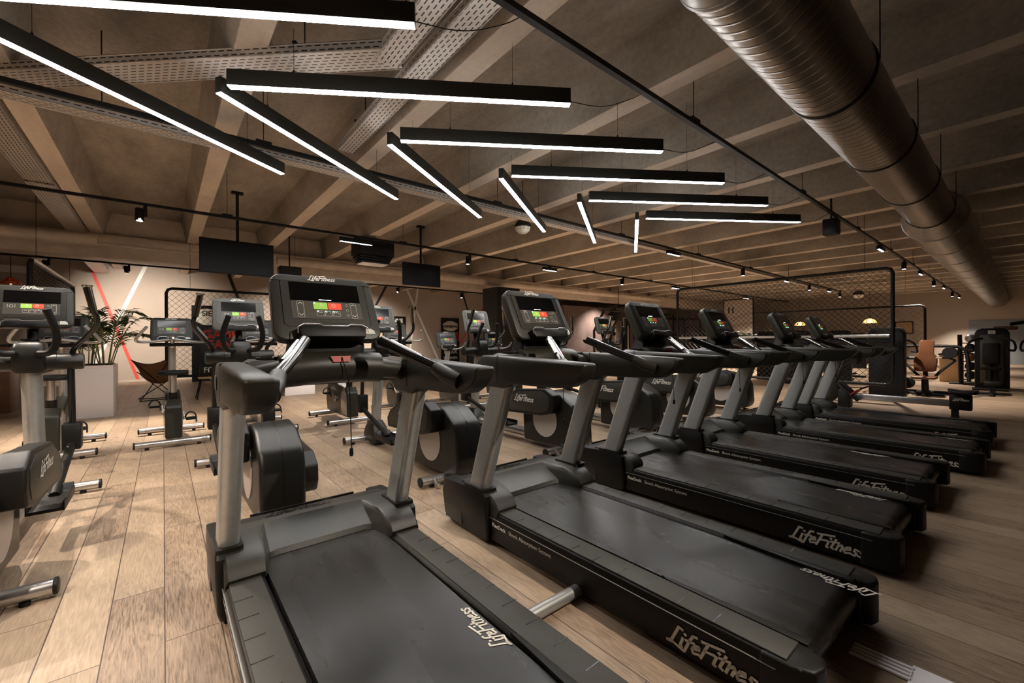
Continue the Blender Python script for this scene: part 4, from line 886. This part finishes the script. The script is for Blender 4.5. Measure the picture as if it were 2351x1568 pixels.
# overhead arm with tan pad of the machine at the right edge
t = thing('assisted_dip_machine', 'dark machine arm with tan pad reaching over the right edge towers', 'weight machine', (16.4, -.3, 0))
mb = MB(); mb.tube([(0, 0, 0), (0, 0, 1.7)], .05, 8); mb.tube([(0, 0, 1.65), (0, .55, 1.55)], .045, 8); mb.tube([(-.3, 0, .03), (.3, 0, .03)], .04, 8); mb.build('frame', M['blk'], t)
mb = MB(); mb.box(-.12, .12, .42, .82, 1.40, 1.50, .03, 3); mb.build('knee_pad', M['tan'], t)
t = thing('weight_bench', 'low dark bench standing on the floor before the right edge machines', 'bench', (13.6, .45, 0))
mb = MB(); mb.box(-.5, .5, -.03, .03, .0, .05, .01); mb.box(-.04, .04, -.25, .25, 0, .05, .01); mb.box(-.04, .04, -.04, .04, .04, .22); mb.build('base', M['blk'], t)
mb = MB(); mb.box(-.12, .30, -.12, .12, .20, .28, .02); mb.build('pad', M['blackpl'], t)
# power rack, cable crossover and pull up tower left of the netting
def rack(loc, w_, d_, h_, label, name='power_rack', cat='rack'):
    t = thing(name, label, cat, loc); mb = MB()
    for x in (-w_/2, w_/2):
        for y in (-d_/2, d_/2): mb.box(x-.04, x+.04, y-.04, y+.04, 0, h_)
        mb.box(x-.04, x+.04, -d_/2, d_/2, 0, .08); mb.box(x-.04, x+.04, -d_/2, d_/2, h_-.08, h_)
    for y in (-d_/2, d_/2): mb.box(-w_/2, w_/2, y-.04, y+.04, h_-.08, h_)
    mb.build('frame', M['blk'], t, merge=False)
    mb = MB(); mb.tube([(-w_/2-.3, -d_/2-.08, h_*.55), (w_/2+.3, -d_/2-.08, h_*.55)], .018, 8); mb.build('barbell', M['tube'], t)
    for s in (-1, 1):
        mb = MB(); mb.lathe([(0, -.03), (.21, -.03), (.22, 0), (.21, .03), (0, .03)], (s*(w_/2+.18), -d_/2-.08, h_*.55), 24, 'x'); mb.build('weight_plate', M['softpl'], t)
    return t
rack((18.6, 11.6, 0), 2.0, .9, 2.5, 'black power rack behind the left end of the large netting panel')
rack((22.0, 12.0, 0), 2.2, .9, 2.4, 'second black power rack, right of the first behind the netting')
t = thing('cable_crossover', 'tall pale panelled cable machine between the second and third treadmill consoles', 'cable machine', (16.6, 12.2, 0))
for x in (-.55, .55):
    mb = MB(); mb.box(x-.2, x+.2, -.1, .1, 0, 2.35, .02); c = mb.build('tower', M['beam'] if x < 0 else M['blackpl'], t)
    mb = MB(); mb.box(x-.05, x+.05, -.12, -.1, .1, 1.9); mb.build('guide_rail', M['tube'], c)
mb = MB(); mb.box(-.75, .75, -.08, .08, 2.35, 2.45, .01); mb.build('cross_beam', M['blk'], t)
mb = MB(); pulley(mb, (-.55, -.15, 1.5), .09); pulley(mb, (.55, -.15, .5), .09); mb.build('pulley', M['blk'], t)
t = thing('pull_up_tower', 'black pull up tower with angled grip bars above the far cross trainer', 'pull up tower', (12.6, 9.6, 0))
for s in (-1, 1):
    mb = MB(); mb.tube([(s*.5-.1, .3, 0), (s*.5-.1, .3, 1.55), (s*.5+.12, 0, 2.30)], .045, 8); mb.tube([(s*.5-.4, .3, .04), (s*.5+.2, .3, .04)], .045, 8); mb.build('upright', M['blk'], t)
    mb = MB(); mb.tube([(s*.5-.35, -.1, 2.36), (s*.5+.1, -.1, 2.31), (s*.5+.42, -.1, 2.36), (s*.5+.5, -.1, 2.44)], .025, 8); mb.build('grip_bar', M['blk'], t)
mb = MB(); mb.tube([(-.5, 0, 2.28), (.9, 0, 2.28)], .03, 8); mb.build('cross_beam', M['blk'], t)

# ------------------------------------------------------------------ banners, pictures, screen
def banner(name, x, z0, w_, h_, y, label, draw, cat='banner'):
    t = thing(name, label, cat, (x, y, 0)); mb = MB(); mb.box(-w_/2, w_/2, 0, .03, z0, z0+h_); p = mb.build('panel', M['blk'], t); draw(t, w_, z0, h_); return t
def tx(t, s, x, z, h, mt='white', sx=1., b=.004): return text('lettering', s, M[mt], t, (x, 0, z), (1, 0, 0), (0, 0, 1), h, bold=b, align='CENTER', off=.004, sx=sx)
def blob(t, x, z, rx, rz_, mt, n=24):
    mb = MB(); mb.face([mb.v((x+rx*cos(2*pi*k/n)*(1+.06*(k % 3)), -.002, z+rz_*sin(2*pi*k/n))) for k in range(n)]); return mb.build('printed_shape', M[mt], t)
def bA(t, w_, z0, h_):
    blob(t, -.22, z0+2.0, .33, .26, 'white'); tx(t, 'SIE', -.24, z0+2.03, .22, 'darkprint'); tx(t, 'O', .0, z0+1.85, .18, 'darkprint')
    blob(t, .12, z0+1.2, .52, .58, 'darkprint')
    for k, s in enumerate(('GAME', 'FAN', 'GYM')): tx(t, s, .1, z0+1.35-.32*k, .34, 'redclip', b=.012)
    tx(t, 'FITNESS', .05, z0+.28, .22, 'white'); tx(t, 'SOUL', .05, z0+.05, .18, 'white')
banner('wall_banner', 1.30, .0, 1.25, 2.35, 16.2, 'black banner with red and white lettering behind the netting and the first bike', bA)
def bB(t, w_, z0, h_): tx(t, 'SONNE', 0, z0+h_-.26, .23, 'brightprint', b=.01); blob(t, 0, z0+1.2, .3, .3, 'redclip')
banner('wall_banner', 7.75, .0, 1.05, 2.3, 17.4, 'black banner with white SONNE lettering behind the right bike', bB)
def bC(t, w_, z0, h_):
    blob(t, 0, z0+1.92, .40, .24, 'white'); tx(t, 'SONNENBAD', 0, z0+1.85, .15, 'darkprint', b=.008)
    mb = MB(); mb.box(-w_/2, w_/2, -.003, 0, z0+1.2, z0+1.62); mb.build('printed_shape', M['redclip'], t)
    tx(t, 'RELAX', .0, z0+.62, .24, 'brightprint', b=.01); tx(t, 'SONNEN', .0, z0+.35, .18, 'brightprint', b=.008)
banner('wall_banner', 10.55, .0, .98, 2.3, 17.4, 'black and red banner reading SONNENBAD above RELAX', bC)
t = thing('wall_clock', 'round grey clock on the dark pillar', 'clock', (8.62, 10.79, 2.30)); mb = MB(); mb.lathe([(0, -.02), (.15, -.02), (.16, 0), (0, 0)], n=28, ax='y'); mb.build('dial', M['clockface'], t)
mb = MB(); mb.box(-.005, .005, -.026, -.021, 0, .09); mb.box(-.0, .06, -.026, -.021, -.004, .004); mb.build('hands', M['darkprint'], t)
t = thing('projection_screen', 'large pale picture of two small figures on a snowy slope, seen through the netting', 'screen', (22.0, 9.06, 0), -pi/2)
mb = MB(); mb.box(-.72, .72, 0, .05, 1.40, 3.22); mb.build('frame', M['blk'], t)
for x in (-.6, .6): mb = MB(); mb.tube([(x, .025, 3.2), (x, .025, 3.92)], .006, 5); mb.build('suspension_wire', M['blk'], t)
mb = MB(); mb.box(-.67, .66, -.004, 0, 1.44, 3.17); mb.build('picture', M['wall'], t)
mb = MB()
for z, a in ((2.35, .22), (2.25, .25), (1.95, .10), (1.86, .12)): mb.prism([(-.66, z-a), (.65, z+a), (.65, z+a+.012), (-.66, z-a+.012)], 'y', -.007, -.005)
for x in (-.45, -.25): mb.prism([(x-.03, 2.52), (x+.05, 2.52), (x+.03, 2.72), (x+.05, 2.80), (x, 2.86), (x-.03, 2.78)], 'y', -.007, -.005)
mb.build('printed_figures', M['greyline'], t)
t = thing('framed_picture', 'small framed picture on the far right wall behind the netting', 'picture', (XW-.02, 4.05, 1.78), -pi/2)
mb = MB(); mb.box(-.36, .36, -.03, 0, -.32, .32); mb.build('frame', M['blk'], t); mb = MB(); mb.box(-.31, .31, -.034, -.03, -.27, .27); mb.build('picture', M['wood'], t)

# ------------------------------------------------------------------ furniture and plants at the back left
t = thing('palm_planter', 'tall white square planter beside the palm', 'planter', (-.90, 9.95, 0))
mb = MB(); 
for a, b in (((-.27, -.45), (.27, -.42)),): pass
mb.box(-.27, .27, -.45, .45, 0, .80, .008); mb.build('pot', M['whitepaint'], t)
mb = MB(); mb.box(-.27, .27, -.45, .45, .80, .84); mb.box(-.25, .25, -.43, .43, .835, .842); mb.build('rim', M['whitepaint'], t)
mb = MB(); mb.box(-.24, .24, -.42, .42, .841, .846); mb.build('soil', M['soil'], t)
def palm(loc, n, hgt, label, sp=.55, seed=3, lean=0):
    rnd = random.Random(seed); t = thing('potted_palm', label, 'plant', loc)
    for k in range(n):
        a = 2*pi*k/n+rnd.uniform(-.3, .3); h = hgt*rnd.uniform(.55, 1.0); s = sp*rnd.uniform(.5, 1.15)
        x0, y0 = .08*cos(a), .08*sin(a)
        p = [Vector((x0, y0, 0)), Vector((x0+s*.25*cos(a), y0+s*.25*sin(a), h*.55)), Vector((x0+s*.6*cos(a)+lean*.3, y0+s*.6*sin(a), h*.9)), Vector((x0+s*1.1*cos(a)+lean, y0+s*1.1*sin(a), h*.86))]
        P = smooth(p, 2); mb = MB(); mb.tube(P, [.009*(1-.7*i/len(P)) for i in range(len(P))], 5); fr = mb.build('frond_stem', M['stem'], t)
        mb = MB(); m0 = int(len(P)*.35)
        for i in range(m0, len(P)-1):
            for q in (0, .5):
                c = P[i].lerp(P[i+1], q); d = (P[i+1]-P[i]).normalized(); sd = d.cross(Vector((0, 0, 1))).normalized()
                for sg in (-1, 1):
                    L_ = .26*(1-.55*abs((i-m0)/(len(P)-m0)-.35)*1.3)*rnd.uniform(.85, 1.1); di = (sd*sg*.8+d*.75+Vector((0, 0, rnd.uniform(-.1, .15)))).normalized()
                    e = c+di*L_*.55+Vector((0, 0, -.01)); f = c+di*L_+Vector((0, 0, -.07)); wv = d*.011
                    mb.face([mb.v(c-wv*.4), mb.v(e-wv), mb.v(f), mb.v(e+wv), mb.v(c+wv*.4)])
        mb.build('leaflets', M['leaf'], fr, merge=False)
    return t
palm((-.74, 9.75, .845), 13, 1.02, 'green palm with feathery fronds against the lit wall', .50, 5, .04)
palm((-1.0, 10.25, .845), 9, .80, 'second smaller palm half hidden behind the left consoles', .24, 9, -.1)
palm((19.5, 7.6, .8), 12, .9, 'pale green plant seen through the netting under the picture screen', .5, 11)
t = thing('planter_box', 'light wooden planter box under the distant pale green plant', 'planter', (19.5, 7.6, 0)); mb = MB(); mb.box(-.3, .3, -.3, .3, 0, .8, .01); mb.build('box', M['wood'], t); mb = MB(); mb.box(-.27, .27, -.27, .27, .79, .805); mb.build('soil', M['soil'], t)
mb = MB(); mb.box(2.09, 2.72, 10.5, 11.1, 0, .36, .008); o = mb.build('white_plinth', M['whitepaint']); tag(o, 'low white box on the floor behind the first treadmill crossbar', 'box')
# butterfly chair
t = thing('butterfly_chair', 'brown leather butterfly chair with thin black wire frame beside the palm', 'chair', (-.10, 11.68, 0), .15)
A_, B_, C_, D_ = Vector((-.40, .12, .86)), Vector((.34, .34, .95)), Vector((-.36, -.36, .62)), Vector((.40, -.28, .60))
rows = []; n = 12
for i in range(n+1):
    r = []
    for j in range(n+1):
        u, v = i/n, j/n; p = (A_*(1-u)+B_*u)*(1-v)+(C_*(1-u)+D_*u)*v
        sag = 4*u*(1-u)*(.20+.32*v*(1.3-v))+.16*4*v*(1-v); k = 1-.22*(4*v*(1-v))*abs(2*u-1)
        p = Vector((p.x*k, p.y, p.z-sag*.72)); r.append(p)
    rows.append(r)
mb = MB(); mb.grid(rows); mb.grid([[p+Vector((0, .004, -.008)) for p in r] for r in rows]); mb.build('leather_sling', M['leather'], t, merge=False)
mb = MB(); r_ = .009
for a, b in ((A_, Vector((.30, -.30, .015))), (B_, Vector((-.30, -.26, .015))), (C_, Vector((.26, .28, .015))), (D_, Vector((-.26, .30, .015)))): mb.tube([a, b], r_, 6)
mb.tube([(.30, -.30, .015), (0, -.1, .015), (-.30, -.26, .015)], r_, 6); mb.tube([(.26, .28, .015), (0, .12, .015), (-.26, .30, .015)], r_, 6); mb.tube([(.30, -.30, .015), (.26, .28, .015)], r_, 6); mb.tube([(-.30, -.26, .015), (-.26, .3, .015)], r_, 6)
mb.build('wire_frame', M['blk'], t)
t = thing('metal_stool_chair', 'dark metal chair with wooden seat under the netting panel', 'chair', (.78, 11.2, 0))
mb = MB(); mb.box(-.21, .21, -.2, .2, .44, .46, .008); mb.build('seat', M['wood'], t)
for sx in (-1, 1):
    for sy in (-1, 1): mb = MB(); mb.tube([(sx*.15, sy*.14, .44), (sx*.24, sy*.22, 0)], .012, 8); mb.build('leg', M['blk'], t)
mb = MB(); mb.tube(smooth([(-.18, .18, .45), (-.2, .24, .75), (0, .26, .80), (.2, .24, .75), (.18, .18, .45)], 2), .012, 8); mb.build('back_hoop', M['blk'], t)
t = thing('display_counter', 'dark brown wooden counter behind the leftmost cross trainer', 'counter', (-3.0, 11.5, 0))
mb = MB(); mb.box(-1.6, .95, -.3, .3, 0, 1.16, .01); mb.build('body', M['leather'], t); mb = MB(); mb.box(-1.63, .98, -.33, .33, 1.16, 1.19, .004); mb.build('top', M['blk'], t)
# pendants
def pend(x, y, z, r, mt, label, top=3.9, name='pendant_lamp'):
    t = thing(name, label, 'pendant lamp', (x, y, z))
    mb = MB(); n = 10
    for k in range(n):
        a = 2*pi*k/n; mb.tube([(r*.15*cos(a), r*.15*sin(a), r*.75), (r*.65*cos(a), r*.65*sin(a), r*.55), (r*cos(a), r*sin(a), 0)], r*.05, 5)
    for rr, zz in ((1, 0), (.85, .3), (.6, .58)): mb.tube([(r*rr*cos(2*pi*k/20), r*rr*sin(2*pi*k/20), r*zz) for k in range(21)], r*.035, 5, cap=False)
    if mt == 'copper': mb.lathe([(r, 0), (r*.9, r*.25), (r*.45, r*.5), (r*.3, r*.6), (r*.42, r*.8), (r*.2, r*.95), (0, r*.95)], n=16)
    mb.build('lamp_shade', M[mt], t)
    mb = MB(); mb.lathe([(r*.32*sin(a), -r*.32*cos(a)+r*.3) for a in [pi*j/8 for j in range(9)]], n=14); mb.build('bulb', M['bulb'], t)
    mb = MB(); mb.tube([(0, 0, r*.7), (0, 0, top-z)], .006, 5); mb.build('cord', M['blk'], t)
pend(-2.36, 13.0, 2.40, .155, 'copper', 'small glowing red copper pendant lamp at the left edge')
pend(24.5, 4.45, 1.92, .25, 'rattan', 'glowing wicker pendant lamp in front of the far wall, right one')
pend(24.5, 7.15, 1.90, .22, 'rattan', 'glowing wicker pendant lamp behind the sixth treadmill console')
t = thing('wooden_crate', 'light wooden crate on the floor behind the tan seat', 'crate', (17.0, 1.32, 0)); mb = MB(); mb.box(-.25, .25, -.22, .22, 0, .74, .01); mb.build('box', M['wood'], t); mb = MB(); mb.box(-.27, .27, -.24, .24, .74, .78); mb.build('lid', M['blk'], t)
# white beam light at left in the side room
t = thing('wall_panel_light', 'pale horizontal panel glowing high at the left edge', 'light panel', (-3.9, 16.9, 3.08)); mb = MB(); mb.box(-1.6, 1.15, 0, .1, 0, .18); mb.build('panel', M['whitepaint'], t)
dome(-1.32, 5.85, 3.02, .13, 'dark round lamp cut by the left picture edge above the cable tray', 3.38)
# cable duct in the lower right corner
t = thing('floor_cable_cover', 'pale floor plate with four white conduits in the bottom right corner', 'cable cover', (2.2, .1, 0))
mb = MB(); mb.box(-.55, -.09, -.33, .165, 0, .008, .002); mb.build('plate', M['whitepaint'], t)
for k in range(4): mb = MB(); mb.tube([(-.19+.024*k, .16, .008), (-.19+.024*k, .33, .008)], .007, 6); mb.build('conduit', M['whitepaint'], t)
# sockets of dust marks / reflectors on floor: stabiliser bar between first and second treadmill
mb = MB(); mb.tube([(1.0, 1.335, .035), (1.53, 1.335, .035)], .028, 16, sx=1.); o = mb.build('floor_bar', M['silver']); tag(o, 'grey metal bar on the floor between the first and second treadmills', 'bar')

# ------------------------------------------------------------------ lamp beams, plus added spots that have no fixture
WM = (1, .87, .74)
spot('spot_light', (-.24, 8.02, 3.0), (-.35, 7.9, 0), 240, 52, .5, WM)
spot('spot_light', (-3.0, 8.1, 3.1), (-2.8, 7.2, 0), 170, 110, .8, WM)  # added off-screen spot, lifts the left floor and ceiling
spot('spot_light', (-2.6, 4.93, 3.1), (-2.3, 4.4, 0), 200, 110, .8, WM)  # added beyond the left edge, bounces light up to the ceiling
spot('spot_light', (-2.0, 1.0, 3.1), (-1.3, 2.3, 0), 120, 80, .5, WM)  # added unseen spot left of the camera, brightens the near left
spot('spot_light', (-.71, 14.6, 3.0), (-.35, 17.5, 1.75), 400, 88, .9, WM)
spot('spot_light', (3.4, 14.5, 3.1), (3.6, 17.0, .6), 150, 100, .8, WM)  # added spot without a lamp body, brightens the back wall
spot('spot_light', (17.5, 13.1, 2.9), (17.5, 14.4, 1.0), 90, 110, .8, WM)  # added spot without a lamp body, brightens the mauve partition
spot('spot_light', (-2.1, 14.5, 3.0), (-2.6, 15.0, 0), 240, 120, .8, WM)
spot('spot_light', (23, 9.0, 3.0), (22, 9.0, 1.5), 200, 110, .8, WM)
spot('spot_light', (-.9, 4.9, 3.1), (-.5, 3.3, 0), 85, 62, .4, WM, .03)
spot('spot_light', (2.2, -.8, 3.15), (.1, 2.3, 0), 120, 60, .4, WM, .03)
spot('spot_light', (5.39, 8.1, 3.0), (5.0, 7.4, 0), 300, 95, .8, WM)
for x, y, p in ((2.85, 8.08, 170), (8.0, 8.08, 260), (8.69, 4.9, 260), (14.4, 8.08, 260), (11.2, 11.0, 240), (17, 8.1, 240)): spot('spot_light', (x, y, 2.98), (x, y+.2, 0), p, 115, .9, WM)
spot('spot_light', (9.33, 14.5, 3.0), (10.6, 17.5, 1.4), 260, 95, .7, WM)
spot('spot_light', (6.57, 14.5, 3.0), (6.6, 17.0, .8), 220, 95, .8, WM)
spot('spot_light', (11.2, 8.1, 3.0), (10.8, 7.6, 0), 280, 100, .7, WM)
spot('spot_light', (12.3, 4.93, 3.0), (12.1, 4.0, 0), 320, 100, .7, WM)
for x in (11.75, 14.45, 17.1, 19.9, 22.6, 25.5, 28.4): spot('spot_light', (x, 1.93, 3.0), (x+.2, 1.8, 0), 190, 95, .7, WM)
for x in (15.6, 17.9, 20.3): spot('spot_light', (x, 4.9, 3.0), (x, 5.5, 0), 230, 100, .7, WM)
for x, y in ((14.4, 8.1), (20.5, 8.1), (24.5, 4.45)): spot('spot_light', (x, y-.03, 3.0 if y > 5 else 1.6), (x, y, 0), 130, 110, .7, WM)
